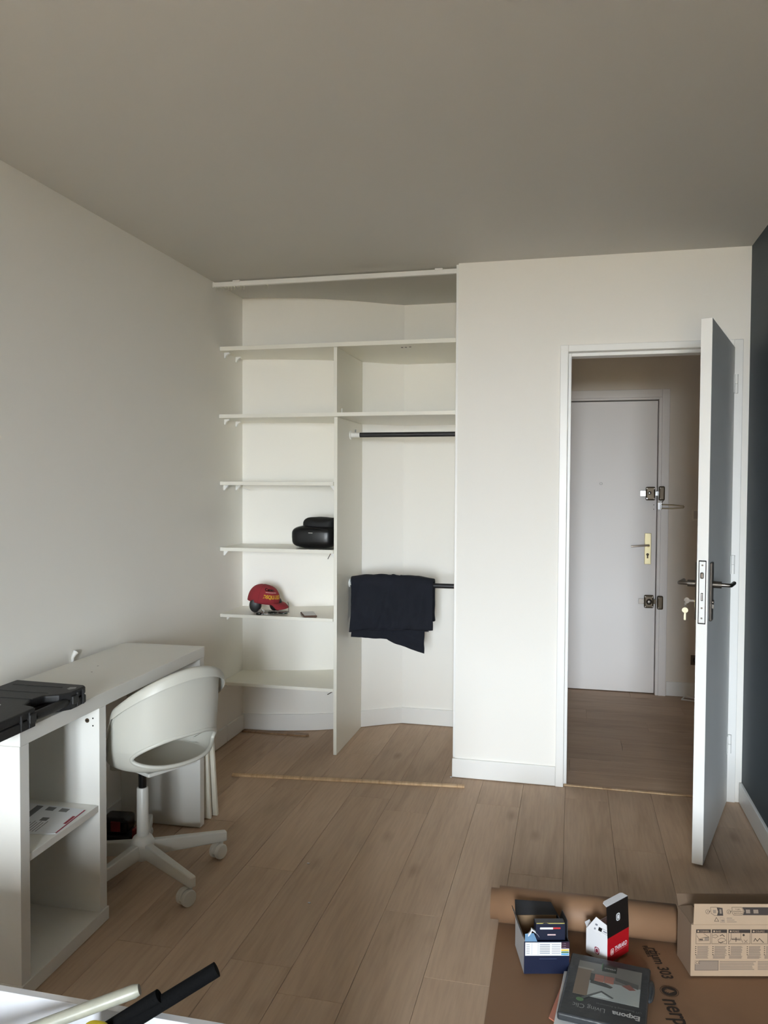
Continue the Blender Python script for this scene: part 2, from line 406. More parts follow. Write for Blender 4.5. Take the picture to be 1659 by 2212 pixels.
# ================================================================== DOORS
# ---- interior door, open about 105 degrees. local x: hinge -> free edge, local y: towards the room's right
ang = math.atan2(-0.958, -0.285)
d1 = struct(thing('door_1', 'open white interior door standing ajar beside the slate blue wall', None, (2.556, -0.018, 0.0), ang))
LL = 0.716
box('leaf', M_LEAF, (0.006, LL, -0.040, 0.0, 0.008, 2.052), d1, bevel=0.002)
box('edge_band', M_TRIM, (LL, LL+0.0012, -0.0395, -0.0005, 0.010, 2.050), d1, label='bright white painted edge of the leaf')
for zc in (1.89, 1.083, 0.27):
    mb = MB(); mb.cyl((-0.004, 0.006, zc-0.042), (-0.004, 0.006, zc-0.001), 0.0085, 14); mb.cyl((-0.004, 0.006, zc+0.001), (-0.004, 0.006, zc+0.042), 0.0085, 14)
    mb.box(-0.004, 0.03, -0.001, 0.002, zc-0.04, zc+0.04)
    mb.done('hinge', M_TRIM, d1, smooth=40)
# lock face on the leaf edge
lf = MB().box(LL+0.001, LL+0.004, -0.031, -0.009, 0.922, 1.152).done('lock_faceplate', mat('satin_steel', (214, 216, 216), 0.4, metal=0.3), d1, bevel=0.004, seg=3)
mb = MB(); mb.box(LL+0.0008, LL+0.0016, -0.0335, -0.0065, 0.918, 1.156); mb.done('faceplate_mortise', M_DARK, d1)
mb = MB(); mb.box(LL+0.004, LL+0.014, -0.026, -0.014, 1.088, 1.112); mb.done('latch_bolt', M_NICKEL, lf, bevel=0.004)
box('bolt_slot', M_DARK, (LL+0.0038, LL+0.0044, -0.0235, -0.0165, 1.005, 1.035), lf); box('dead_bolt', M_CHROME, (LL+0.0040, LL+0.0052, -0.0215, -0.0185, 1.007, 1.033), lf)
for zc in (1.138, 0.978, 0.940): MB().cyl((LL+0.004, -0.02, zc), (LL+0.005, -0.02, zc), 0.0035, 12).done('screw', M_NICKEL, lf)
M_PLATE = mat('gunmetal_plate', (84, 78, 72), 0.35, metal=0.7)
for sy in (0, 1):
    y0, y1 = (0.0, 0.010) if sy == 0 else (-0.050, -0.040)
    pl = box('handle_plate', M_PLATE, (LL-0.078, LL-0.036, y0, y1, 0.925, 1.146), d1, bevel=0.003)
    yo = y1 if sy == 0 else y0; sg = 1 if sy == 0 else -1
    mb = MB(); mb.cyl((LL-0.057, yo, 1.062), (LL-0.057, yo+sg*0.030, 1.062), 0.0130, 18)
    mb.tube([(LL-0.057, yo+sg*0.022, 1.062), (LL-0.057, yo+sg*0.056, 1.062), (LL-0.060, yo+sg*0.060, 1.062), (LL-0.066, yo+sg*0.062, 1.061), (LL-0.165, yo+sg*0.062, 1.060)], 0.0075, 14)
    mb.done('lever', M_NICKEL, pl, smooth=40)
    mb = MB(); mb.cyl((LL-0.057, yo, 0.995), (LL-0.057, yo+sg*0.004, 0.995), 0.009, 16); mb.box(LL-0.061, LL-0.053, min(yo, yo+sg*0.004), max(yo, yo+sg*0.004), 0.972, 0.99); mb.done('cylinder', M_BRASS if sy else M_NICKEL, pl, smooth=40)
# ---- keys in the lock (hall side of the open door)
def key_mesh(mb, mt, blade=0.026):
    n = 20; pts = [(0.0115*math.cos(2*PI*k/n), 0.012+0.0105*math.sin(2*PI*k/n)) for k in range(n)]
    mb.prism(pts, -0.001, 0.001, mt); mb.box(-0.0035, 0.0035, -blade, 0.004, -0.001, 0.001, mt)
    for k in range(4): mb.box(0.0032, 0.0048, -blade+0.003+0.005*k, -blade+0.0055+0.005*k, -0.0008, 0.0008, mt)
dm = Matrix.Translation(d1.location) @ Matrix.Rotation(ang, 4, 'Z')
kp = dm @ Vector((LL-0.057, -0.056, 0.995))
kr = thing('key_ring', 'pair of metal keys hanging from the lock of the open door', 'keys', kp)
ny = dm.to_3x3() @ Vector((0, -1, 0)); nx = dm.to_3x3() @ Vector((1, 0, 0))
mb = MB(); key_mesh(mb, frame(ny*0.014, Vector((0, 0, 1)), ny), 0.014); mb.done('key', M_NICKEL, kr)
rc = ny*0.032
mb = MB(); mb.tube([rc+Vector((0, 0, -0.014))+0.013*(math.cos(2*PI*k/20)*Vector((0, 0, 1))+math.sin(2*PI*k/20)*nx) for k in range(20)], 0.0009, 6, closed=True); mb.done('ring', M_CHROME, kr, smooth=60)
mb = MB(); key_mesh(mb, frame(rc+Vector((0, 0, -0.050)), ny, Vector((0, 0, 1)))); mb.done('key', mat('pale_brass_key', (224, 218, 190), 0.35, metal=0.7), kr)

# ---- entrance door
d2 = struct(thing('door_2', 'closed grey white flush entrance door at the end of the hall', None, (1.61, 1.90, 0)))
box('leaf', M_EDOOR, (0.0, 0.810, 0.0, 0.045, 0.006, 2.020), d2, bevel=0.002)
box('leaf_gap', M_DARK, (-0.005, 0.815, 0.06, 0.07, 0.0, 2.03), d2)
def loc2(x): return x-1.61
pl = MB().box(loc2(2.345), loc2(2.389), -0.006, 0.0, 0.898, 1.113).done('handle_plate', M_BRASS, d2, bevel=0.004, seg=3)
mb = MB(); mb.cyl((loc2(2.368), -0.006, 1.027), (loc2(2.368), -0.032, 1.027), 0.009, 16); mb.done('spindle_neck', mat('aged_brass', (150, 132, 80), 0.35, metal=0.9), pl, smooth=40)
mb = MB(); mb.tube([(loc2(2.374), -0.036, 1.030), (loc2(2.36), -0.040, 1.030), (loc2(2.255), -0.040, 1.022)], 0.0065, 14); mb.done('lever', mat('worn_silver', (190, 180, 168), 0.3, metal=0.9), pl, smooth=40)
mb = MB(); mb.cyl((loc2(2.366), -0.006, 0.966), (loc2(2.366), -0.0085, 0.966), 0.0095, 16); mb.box(loc2(2.361), loc2(2.371), -0.0085, -0.006, 0.940, 0.962); mb.done('keyhole', mat('dark_bronze', (60, 50, 38), 0.4, metal=0.7), pl, smooth=40)
def rim_lock(z0, z1, knob):
    zc = (z0+z1)/2
    g = MB().box(loc2(2.346), loc2(2.409), -0.032, 0.0, z0, z1).done('rim_lock', M_BROWNM, d2, bevel=0.010, seg=3)
    box('bolt_bar', M_CHROME if not knob else M_NICKEL, (loc2(2.311), loc2(2.36), -0.016, -0.010, zc-0.018, zc+0.018), g, bevel=0.001)
    box('bolt_bar', M_CHROME if not knob else M_BROWNM, (loc2(2.405), loc2(2.430), -0.016, -0.010, zc-0.016, zc+0.016), g, bevel=0.001)
    if knob:
        MB().lathe([(0.020, 0), (0.020, 0.004), (0.017, 0.010), (0.015, 0.020), (0.012, 0.022)], 24, Matrix.Translation((loc2(2.378), -0.032, zc)) @ Matrix.Rotation(PI/2, 4, 'X')).done('thumb_knob', M_NICKEL, g, smooth=40)
    else:
        MB().lathe([(0.012, 0), (0.012, 0.003), (0.009, 0.006), (0.003, 0.007)], 24, Matrix.Translation((loc2(2.370), -0.032, zc+0.004)) @ Matrix.Rotation(PI/2, 4, 'X')).done('lock_cylinder', M_CHROME, g, smooth=40)
    for dx, dz in ((-0.024, 0.036), (0.024, 0.036), (-0.024, -0.036), (0.024, -0.036)):
        x = loc2(2.3775)+dx
        MB().cyl((x, -0.0335, zc+dz*0.95), (x, -0.031, zc+dz*0.95), 0.0045, 10).done('screw', M_CHROME if (dx < 0 and dz < 0 and not knob) else M_NICKEL, g)
MB().tube([(loc2(2.050)+0.010*math.cos(2*PI*k/16), -0.0006, 1.452+0.007*math.sin(2*PI*k/16)) for k in range(16)], 0.0012, 6, closed=True).done('filled_peephole', mat('grey_mark', (150, 146, 142), 0.6), d2, smooth=60)
rim_lock(1.339, 1.432, False); rim_lock(0.598, 0.688, True)
for z in (1.308, 1.278): MB().cyl((loc2(2.402), -0.0006, z), (loc2(2.402), 0.0002, z), 0.003, 8).done('screw_hole', M_DARK, d2)
for i, (z0, z1) in enumerate(((1.339, 1.436), (0.597, 0.690))):
    k = MB().box(2.427, 2.466, 1.824, 1.858, z0, z1).done('lock_keeper', M_BROWNM, f2, bevel=0.009, seg=3)
    for z in (z0+0.012, z1-0.012): MB().cyl((2.436, 1.8225, z), (2.436, 1.826, z), 0.004, 10).done('screw', M_NICKEL, k)
# door guard arm on the frame
ga = thing('door_guard', 'folding metal door guard arm on the entrance door frame', 'door guard', (2.436, 1.858, 1.30))
mb = MB(); mb.box(-0.012, 0.014, -0.006, 0.0, -0.022, 0.024); mb.cyl((0.008, -0.012, -0.026), (0.008, -0.012, 0.028), 0.0055, 12); mb.done('base_plate', M_CHROME, ga, smooth=40)
mb = MB(); mb.tube([(0.008, -0.012, 0.012), (0.08, -0.030, 0.010), (0.146, -0.046, 0.004), (0.150, -0.047, -0.002), (0.146, -0.046, -0.008), (0.08, -0.030, -0.014), (0.008, -0.012, -0.014)], 0.0045, 10); mb.done('arm', mat('guard_brass', (170, 156, 128), 0.35, metal=0.8), ga, smooth=40)
MB().tube([(0.012, -0.003, 0.024), (0.020, -0.004, 0.034), (0.024, -0.003, 0.044)], 0.003, 8).done('bracket_stub', M_BROWNM, ga, smooth=40)
# light switch, socket, loose socket cover on the floor
sw = thing('light_switch', 'white square light switch on the hall wall', 'switch', (2.683, 1.875, 1.243))
box('frame', mat('switch_ivory', (240, 234, 224), 0.4), (-0.040, 0.040, -0.010, 0.0, -0.040, 0.040), sw, bevel=0.004)
box('rocker', mat('rocker_grey', (206, 200, 194), 0.4), (-0.026, 0.026, -0.013, -0.009, -0.026, 0.026), sw, bevel=0.002)
so = thing('wall_socket', 'dark brown uncovered wall socket low on the hall wall', 'socket', (2.690, 1.875, 0.256))
box('mounting_frame', mat('socket_brown', (96, 86, 76), 0.5), (-0.036, 0.036, -0.006, 0.0, -0.034, 0.034), so, bevel=0.003)
MB().lathe([(0.022, 0), (0.022, 0.010), (0.019, 0.010), (0.018, 0.003), (0.001, 0.003)], 24, Matrix.Translation((0, -0.006, 0)) @ Matrix.Rotation(PI/2, 4, 'X')).done('insert', mat('socket_dark', (44, 38, 34), 0.5), so, smooth=40)
for dx in (-0.009, 0.009): MB().cyl((dx, -0.012, 0), (dx, -0.0085, 0), 0.0025, 8).done('contact_hole', M_CHROME, so)
sc = thing('socket_cover', 'loose white socket covers lying on the hall floor', 'socket cover', (2.640, 1.800, 0.0), -0.35)
mb = MB(); mb.box(-0.045, 0.045, -0.04, -0.030, 0, 0.010); mb.box(-0.045, 0.045, 0.030, 0.04, 0, 0.010); mb.box(-0.045, -0.035, -0.03, 0.03, 0, 0.010); mb.box(0.035, 0.045, -0.03, 0.03, 0, 0.010); mb.done('cover_frame', M_TRIM, sc, bevel=0.002)
box('plate', M_TRIM, (-0.028, 0.028, -0.026, 0.026, 0.010, 0.016), sc, bevel=0.003, mt=Matrix.Rotation(0.2, 4, 'Y') @ Matrix.Translation((-0.005, 0.008, 0.006)))

# ================================================================== CLOSET
XL, XD = 0.640, 0.658                      # divider faces
def shelf(z, x1, yf, label, tz=0.020, brackets=()):
    n = 26; xs = [0.001+(x1-0.001)*i/n for i in range(n+1)]
    pts = [(x, yf(x)) for x in (0.001, x1)]+[(x, yback(x)-0.002) for x in xs[::-1]]
    t = thing('closet_shelf', label, 'shelf', (0, 0, z), group='white shelves in the open closet')
    MB().prism(pts, -tz, 0).done('board', M_SHELF, t, bevel=0.001)
    for bx, by, s, kind in brackets:
        if kind == 'arc':
            mb = MB(); pr = [(0.0, 0.0), (0.030, 0.0), (0.030, -0.006), (0.018, -0.010), (0.009, -0.019), (0.006, -0.030), (0.0, -0.030)]
        else:
            mb = MB(); pr = [(0.0, 0.0), (0.028, 0.0), (0.026, -0.005), (0.006, -0.028), (0.0, -0.030)]
        mt = Matrix.Translation((bx, by, -tz)) @ Matrix(((s, 0, 0, 0), (0, 0, 1, 0), (0, 1, 0, 0), (0, 0, 0, 1)))
        mb.prism(pr, -0.008, 0.008, mt).done('bracket', M_TRIM, t, bevel=0.0015)
    return t
yf1 = lambda x: 0.145
shelf(2.172, 1.298, yf1, 'topmost long white shelf below the curtain rail in the closet', 0.022, [(0.0, 0.21, 1, 'arc'), (0.0, 0.36, 1, 'arc')])
TOPSH = [o_ for o_ in C.objects if o_.name == 'closet_shelf'][0]
for x_, y_ in ((0.985, 0.235), (1.005, 0.235), (1.030, 0.225)): MB().cyl((x_, y_, -0.0225), (x_, y_, -0.0245), 0.006, 10).done('screw_cap', M_NICKEL, TOPSH)
shelf(1.808, 1.298, lambda x: 0.135, 'long white shelf directly above the upper clothes rod', 0.020, [(0.0, 0.21, 1, 'arc'), (0.0, 0.36, 1, 'arc')])
shelf(1.447, XL, yf1, 'empty white shelf one level above the black bag', 0.019, [(0.0, 0.20, 1, 'tri'), (0.0, 0.36, 1, 'tri'), (XL, 0.19, -1, 'tri')])
shelf(1.090, XL, yf1, 'white shelf carrying the black bag', 0.019, [(0.0, 0.20, 1, 'tri'), (XL, 0.19, -1, 'tri')])
shelf(0.728, XL, yf1, 'white shelf carrying the red cap and the phone', 0.017, [(0.0, 0.24, 1, 'tri'), (XL, 0.22, -1, 'tri')])
shelf(0.354, XL, lambda x: 0.150+0.005*x/0.64, 'lowest empty white shelf near the closet floor', 0.017, [(0.0, 0.24, 1, 'tri'), (XL, 0.22, -1, 'tri')])
dv = thing('closet_divider', 'tall white vertical panel dividing the closet from floor to shelf', 'panel', (XL, 0.160, 0), group='white vertical closet panels')
box('panel', M_SHELF, (0, XD-XL, 0, yback(0.648)-0.163-0.002, 0.001, 1.787), dv, bevel=0.001)
dv = thing('closet_divider', 'short white vertical panel between the two long closet shelves', 'panel', (XL, 0.150, 1.809), group='white vertical closet panels')
box('panel', M_SHELF, (0, XD-XL, 0, yback(0.648)-0.153-0.002, 0.0, 0.340), dv, bevel=0.001)
MB().tube([(0.03, 0.05, 0.0), (0.03, 0.05, 0.022), (0.030, 0.052, 0.024)], 0.003, 8).done('fixing_clip', M_TRIM, dv, smooth=40)
# loose bracket pins under the shelves
for loc, d, lab in (((XL-0.020, 0.17, 1.070), (-0.016, 0.0, -0.030), 'thin metal pin under the bag shelf by the divider'), ((XL-0.004, 0.18, 0.337), (-0.035, 0.0, -0.022), 'thin metal pin under the lowest closet shelf'), ((0.055, 0.33, 1.412), (0.035, 0.02, -0.012), 'thin white pin under the empty shelf at the left wall')):
    o = MB().tube([(0, 0, 0), d], 0.0022, 8).done('shelf_pin', M_NICKEL if 'metal' in lab else M_TRIM, smooth=60, loc=loc)
    tag(o, lab, 'pin')
# clothes rods
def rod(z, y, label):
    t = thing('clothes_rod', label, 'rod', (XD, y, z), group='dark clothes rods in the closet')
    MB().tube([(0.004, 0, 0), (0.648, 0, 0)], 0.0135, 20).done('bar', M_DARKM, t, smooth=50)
    for x0, x1, xc in ((0.0, 0.006, 0.02), (0.644, 0.650, 0.63)):
        MB().tube([(x0, 0, 0), (x1, 0, 0)], 0.024, 20).done('flange', M_TRIM, t, smooth=50)
    MB().tube([(0.0062, 0, 0), (0.055, 0, 0)], 0.0142, 20).done('glint_sleeve', M_TRIM, t, smooth=50)  # white sleeve put in for the bright glint at the rod's left end
    MB().tube([(0.03, 0.0, 0.010), (0.03, 0.0, 0.030)], 0.004, 8).done('rod_clip', M_CHROME, t, smooth=40)
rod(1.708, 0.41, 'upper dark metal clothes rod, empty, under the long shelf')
rod(0.888, 0.41, 'lower dark metal clothes rod with navy trousers over it')
# curtain rail
cr = thing('curtain_rail', 'white ceiling curtain rail across the closet opening', 'curtain rail', (0.006, 0.064, 2.498))
mb = MB(); mb.box(0, 1.300, -0.010, 0.010, -0.030, -0.006); mb.done('rail', M_TRIM, cr, bevel=0.002)
box('end_cap', M_TRIM, (-0.004, 0.004, -0.012, 0.012, -0.033, -0.004), cr, bevel=0.003)
for x in (0.13, 1.20): box('ceiling_clip', M_TRIM, (x-0.02, x+0.02, -0.013, 0.013, -0.012, 0.0), cr, bevel=0.002)
for k in range(11):
    x = 0.012+0.0175*k if k < 10 else 0.30
    mb = MB(); mb.box(x-0.003, x+0.003, -0.004, 0.004, -0.034, -0.029); mb.tube([(x, 0, -0.034), (x+0.003, 0, -0.042), (x, 0, -0.050), (x-0.003, 0, -0.042)], 0.0011, 6, closed=True)
    mb.done('glider', mat('glider_white', (226, 226, 214), 0.4), cr, smooth=60)
# ---- navy trousers folded over the lower rod
tr_ = thing('trousers', 'dark navy work trousers folded over the lower clothes rod', 'trousers', (0.666, 0.41, 0.888))
def cloth(fn, name, nu, nv, th):
    return MB().grid(fn, nu, nv).done(name, M_NAVYC, tr_, smooth=179, solid=th, recalc=False)
def wr(x, z, a=1.0):
    n = noise.noise(Vector((x*9, z*7, 1.3)))*0.024+noise.noise(Vector((x*24, z*14, 4.1)))*0.013
    n += 0.010*max(0, 1-abs((x-0.23)-0.25*z)/0.02)+0.004*max(0, 1-abs((x-0.36)-0.5*z)/0.02)
    return n*a
def over(u, v, xl, xr, zf, zb, R_, amp):
    x = xl(v)+(xr(v)-xl(v))*u
    lf_, lb_ = -zf(u), -zb(u); arc = PI*R_; tot = lf_+arc+lb_; s = v*tot
    top = 0.018*math.sin(PI*min(1, max(0, u)))**0.7+0.005*noise.noise(Vector((u*9, 2.2, 0)))
    if s < lf_: y, z = -R_, -lf_+s
    elif s < lf_+arc:
        t_ = (s-lf_)/R_; y, z = -R_*math.cos(t_), R_*math.sin(t_)+top*math.sin(t_)
    else: y, z = R_, -(s-lf_-arc)
    w_ = wr(x, z, amp)
    return (x, y-w_*(1 if y < 0 else -1)*min(1, 0.4+abs(z)*6), z+0.002*noise.noise(Vector((x*14, 0, 7))))
cloth(lambda u, v: over(u, v, lambda v: 0.0+0.010*math.sin(v*5), lambda v: 0.466, lambda u: -0.27+0.055*u if u < 0.3 else -0.2535+0.015*(u-0.3)/0.7+0.0*u, lambda u: -0.20, 0.030, 1.0), 'front_leg', 60, 60, 0.014)
def zb2(u):
    return -0.300-0.004*u if u < 0.50 else -0.302-0.070*((u-0.50)/0.50)**0.8
cloth(lambda u, v: (0.004+0.412*u, -0.012+wr(0.412*u, -v, 0.5), 0.01+(zb2(u)-0.01)*v), 'rear_leg', 50, 40, 0.012)
MB().grid(lambda u, v: (0.02+0.43*u, -0.052-0.006*math.sin(u*9)-wr(0.43*u, -0.24, 0.7), -0.238-0.004*v+(-0.022*max(0, 0.3-u)/0.3)), 40, 1).done('hem', mat('navy_hem', (14, 18, 30), 0.9), tr_, solid=0.003)

# ---- things on the shelves
ZB = 1.091
bag = thing('bag', 'black rounded bag on the closet shelf against the divider', 'bag', (0.51, 0.27, ZB))
MB().superell((0, -0.01, 0.062), (0.122, 0.098, 0.062), 0.55, 0.5, 36, 20, lambda q: q+Vector((0.0, 0.004*noise.noise(q*18), 0.004*noise.noise(q*14+Vector((5, 0, 0)))))).done('body', mat('black_leatherette', (14, 14, 16), 0.35, bump=0.08, bscale=300), bag, smooth=179)
MB().superell((0.026, 0.005, 0.125), (0.095, 0.082, 0.042), 0.7, 0.6, 36, 18, lambda q: q+Vector((0, 0, 0.006*noise.noise(q*16)+0.02*max(0, q.x-0.05)/0.05))).done('flap', mat('black_nylon', (12, 12, 13), 0.7, bump=0.3, bscale=250), bag, smooth=179)
MB().tube([(-0.085, -0.085, 0.100), (-0.05, -0.098, 0.108), (0.02, -0.100, 0.111), (0.09, -0.092, 0.100)], 0.003, 8).done('zip', M_BLACKG, bag, smooth=60)
MB().box(-0.012, 0.012, -0.110, -0.106, 0.083, 0.088).done('metal_badge', M_CHROME, bag, bevel=0.001)
MB().tube([(-0.098, -0.060, 0.098), (-0.108, -0.052, 0.090), (-0.112, -0.042, 0.082)], 0.0035, 8).done('strap_ring', M_CHROME, bag, smooth=60)
ZC = 0.729
ed = thing('ear_defenders', 'black ear defenders lying under the red cap', 'ear defenders', (0.20, 0.27, ZC))
for cx, cy, a in ((-0.030, -0.040, 0.30), (0.060, 0.03, -0.35)):
    mt = Matrix.Translation((cx, cy, 0.041)) @ Matrix.Rotation(a, 4, 'Z') @ Matrix.Rotation(PI/2, 4, 'X')
    MB().lathe([(0.022, 0.022), (0.034, 0.018), (0.040, 0.004), (0.041, -0.010), (0.036, -0.024), (0.020, -0.028)], 26, mt @ Matrix.Diagonal((0.82, 1.0, 1.0, 1.0))).done('ear_cup', mat('matt_black', (18, 20, 20), 0.45), ed, smooth=40)
MB().tube([(-0.03, -0.03, 0.060), (-0.01, 0.0, 0.062), (0.02, 0.02, 0.062), (0.05, 0.03, 0.060)], 0.008, 10).done('headband', M_BLACK, ed, smooth=60)
# cap: local x points to the peak
cp = thing('cap', 'faded red baseball cap with black and yellow lettering on the closet shelf', 'cap', (0.203, 0.285, ZC+0.055), 0.02)
CR_, CH = 0.086, 0.094
tilt = Matrix.Translation((-0.012, 0, 0.0)) @ Matrix.Rotation(math.radians(9), 4, 'Y')
def dome(th, ph):                      # ph 0 at rim, 1 at crown
    c = math.cos(ph*PI/2)**0.75; s = math.sin(ph*PI/2)**0.9
    r = CR_*(1.0+0.06*math.cos(th))
    return Vector((r*c*math.cos(th)*1.05, r*c*math.sin(th)*0.92, CH*s))
mb = MB(); mb.grid(lambda u, v: tilt @ dome(2*PI*u, v*0.98), 48, 14, close_u=True); mb.done('crown', M_RED, cp, smooth=179, solid=0.002)
MB().lathe([(0.006, 0), (0.006, 0.003), (0.002, 0.005)], 12, tilt @ Matrix.Translation((0, 0, CH-0.001))).done('button', M_RED, cp, smooth=40)
def peak(u, v):
    th = (u-0.5)*2*1.15
    b = dome(th, 0.03); e = Vector((0.083+0.068*math.cos(th*1.05), 0.070*math.sin(th*1.2), 0.004-0.012*math.cos(th)-0.020*abs(math.sin(th))**2))
    return tilt @ (b*(1-v)+e*v+Vector((0, 0, 0.012*math.sin(PI*v))))
MB().grid(peak, 24, 10).done('peak', M_RED, cp, smooth=179, solid=0.003)
for k in range(6):
    th = PI/6+k*PI/3
    MB().tube([tilt @ (dome(th, j/10*0.97)*1.008) for j in range(11)], 0.0009, 6).done('seam', mat('red_thread', (120, 34, 42), 0.9), cp)
def capwarp(th0, ph0):
    def f(c): return tilt @ (dome(th0+c.x/CR_, ph0+c.y/(CH*1.45))*1.012)
    return f
text('lettering', 'Caten', 0.030, M_BLACKG, cp, None, 'CENTER', 0.0012, 0, 1.0, warp=capwarp(-0.80, 0.52), label='black lettering')
text('lettering', 'DSQUARED', 0.026, mat('yellow_thread', (214, 164, 40), 0.8), cp, None, 'CENTER', 0.0014, 0.2, 0.85, warp=capwarp(-0.62, 0.20), label='yellow lettering')
for k in range(1):
    MB().grid(lambda u, v: capwarp(-0.72, 0.43)(Vector(((u-0.5)*0.075, v*0.005, 0))), 12, 1).done('stripe', mat('pale_pink_thread', (200, 150, 146), 0.9), cp)
# sunglasses and key bunch
sg = thing('sunglasses', 'dark sunglasses folded in front of the red cap', 'sunglasses', (0.315, 0.195, ZC), 0.15)
for cx in (-0.028, 0.028):
    MB().superell((cx, 0, 0.010), (0.026, 0.020, 0.004), 0.6, 0.8, 20, 8).done('lens', mat('green_black_lens', (18, 34, 28), 0.15), sg, smooth=179)
MB().tube([(-0.056, 0.01, 0.012), (-0.05, 0.022, 0.016), (0.0, 0.024, 0.016), (0.05, 0.022, 0.016), (0.058, 0.01, 0.012)], 0.0016, 8).done('rim', M_NICKEL, sg, smooth=60)
MB().tube([(0.056, 0.012, 0.014), (0.052, 0.03, 0.050), (0.046, 0.040, 0.064)], 0.0015, 8).done('temple', M_NICKEL, sg, smooth=60)
kb = thing('key_bunch', 'bunch of keys on a ring between the cap and the shelf edge', 'keys', (0.245, 0.178, ZC), 0.2)
MB().tube([(0.016*math.cos(2*PI*k/20)-0.02, 0.004, 0.014+0.013*math.sin(2*PI*k/20)) for k in range(20)], 0.0015, 8, closed=True).done('ring', M_CHROME, kb, smooth=60)
for k, a in enumerate((0.2, -0.5, 1.2)):
    mb = MB(); key_mesh(mb, Matrix.Translation((0.0+0.012*k, -0.004*k, 0.003+0.003*k)) @ Matrix.Rotation(a+PI/2, 4, 'Z')); mb.done('key', M_CHROME, kb)
MB().superell((-0.03, -0.006, 0.006), (0.016, 0.010, 0.006), 0.6, 0.7, 18, 8).done('fob', M_BLACKG, kb, smooth=179)
ph = thing('phone', 'phone in a brown case lying near the divider on the closet shelf', 'phone', (0.483, 0.215, ZC), 0.46)
MB().box(-0.036, 0.036, -0.072, 0.072, 0, 0.010).done('case', mat('brown_leather', (92, 66, 52), 0.6), ph, bevel=0.005, seg=3)
MB().box(-0.031, 0.031, -0.066, 0.066, 0.010, 0.0108).done('screen', mat('grey_screen', (150, 148, 144), 0.3), ph)
# wooden strips
s1 = MB().box(-0.568, 0.568, -0.011, 0.011, 0, 0.010).done('wood_strip', M_OAKL, bevel=0.001, loc=(0.812, -0.187, 0.0005), rotz=math.atan2(0.126, 1.125))
tag(s1, 'long thin light oak strip lying on the floor before the closet', 'wood strip', 'loose wooden strips on the floor')
MATS['oak_s'] = M_OAK
s2 = MB().prism([(-0.20, -0.02), (0.185, -0.02), (0.20, -0.006), (0.19, 0.018), (-0.20, 0.02)], 0, 0.009).done('wood_strip', wood('oak_strip_brown', (112, 86, 62), (146, 114, 84), (160, 128, 96), sx=30, sy=3), bevel=0.001, loc=(0.215, 0.428, 0.0005), rotz=0.02)
tag(s2, 'short brown plank offcut at the foot of the curved closet wall', 'wood strip', 'loose wooden strips on the floor')

# ================================================================== DESK
DA = math.radians(1.5)
dk = thing('desk', 'white desk with open cabinet end along the left wall', 'desk', (0.010, -0.815, 0), DA)
DD, DLn, ZT = 0.362, 1.182, 0.755
box('desktop', M_DESK, (0, DD, -DLn, 0.0, ZT-0.045, ZT), dk, bevel=0.0015)
lg = box('side_panel', M_DESK, (0.0, DD-0.002, -0.040, -0.001, 0.004, ZT-0.0455), dk, bevel=0.001)
box('side_panel', M_DESK, (0.0, DD-0.002, -0.790, -0.750, 0.045, ZT-0.0455), dk, bevel=0.001)
box('side_panel', M_DESK, (0.0, DD-0.002, -DLn+0.001, -DLn+0.041, 0.045, ZT-0.0455), dk, bevel=0.001)
box('bottom_panel', M_DESK, (0.0, DD+0.002, -DLn, -0.745, 0.002, 0.0445), dk, bevel=0.001)
box('cabinet_shelf', M_DESK, (0.006, DD-0.006, -DLn+0.0415, -0.7905, 0.373, 0.395), dk, bevel=0.001)
box('back_panel', M_DESK, (0.0, 0.012, -DLn+0.0415, -0.7905, 0.0455, ZT-0.046), dk)
box('modesty_panel', M_DESK, (0.012, 0.028, -0.7495, -0.0405, 0.35, ZT-0.046), dk)
for z, y, r in ((0.668, -0.7905, 0.0072),):
    mb = MB(); mb.cyl((0.318, y, z), (0.318, y-0.0012, z), r, 18); f_ = mb.done('cam_fitting', M_BROWNM, dk, smooth=40)
    MB().box(0.313, 0.323, y-0.0018, y-0.001, z-0.0012, z+0.0012).done('slot', M_DARK, f_)
for z, x in ((0.676, 0.338), (0.652, 0.338)): MB().cyl((x, -0.7903, z), (x, -0.7909, z), 0.0026, 10).done('shelf_pin_hole', M_DARK, dk)
for x, y in ((0.135, -0.43), (0.166, -0.52)): MB().cyl((x, y, ZT-0.0002), (x, y, ZT+0.0005), 0.003, 10).done('screw_hole', M_NICKEL, dk)
MB().cyl((DD-0.06, -0.0405, 0.690), (DD-0.06, -0.048, 0.690), 0.007, 12).done('leg_bolt', M_BLACK, dk, smooth=40)
# leaning boards
for i, (x0, x1, yb, zt, lab) in enumerate(((0.20, 0.372, -0.752, 0.50, 'narrow white board leaning on the end of the desk'), (0.22, 0.386, -0.715, 0.44, 'wider white board leaning outermost on the end of the desk'))):
    mt = Matrix.Rotation(math.radians(5.0+2.0*i), 4, 'X')
    o = MB().box(-(x1-x0), 0, 0.0, 0.014, 0.002, zt, mt).done('loose_board', mat('raw_white_board', (228, 224, 210), 0.5), bevel=0.001, loc=(x1, yb, 0.001))
    tag(o, lab, 'board', 'loose boards leaning on the desk')
# white cable end at the wall behind the desk
o = thing('cable_end', 'white plastic cable end poking up behind the desk', 'cable', (0.008, -1.18, ZT))
MB().tube([(0, 0, -0.05), (0.0, 0, 0.010), (0.004, 0.004, 0.022), (0.006, 0.012, 0.030)], 0.009, 12, rs=[0.006, 0.006, 0.008, 0.010]).done('sheath', M_TRIM, o, smooth=60)
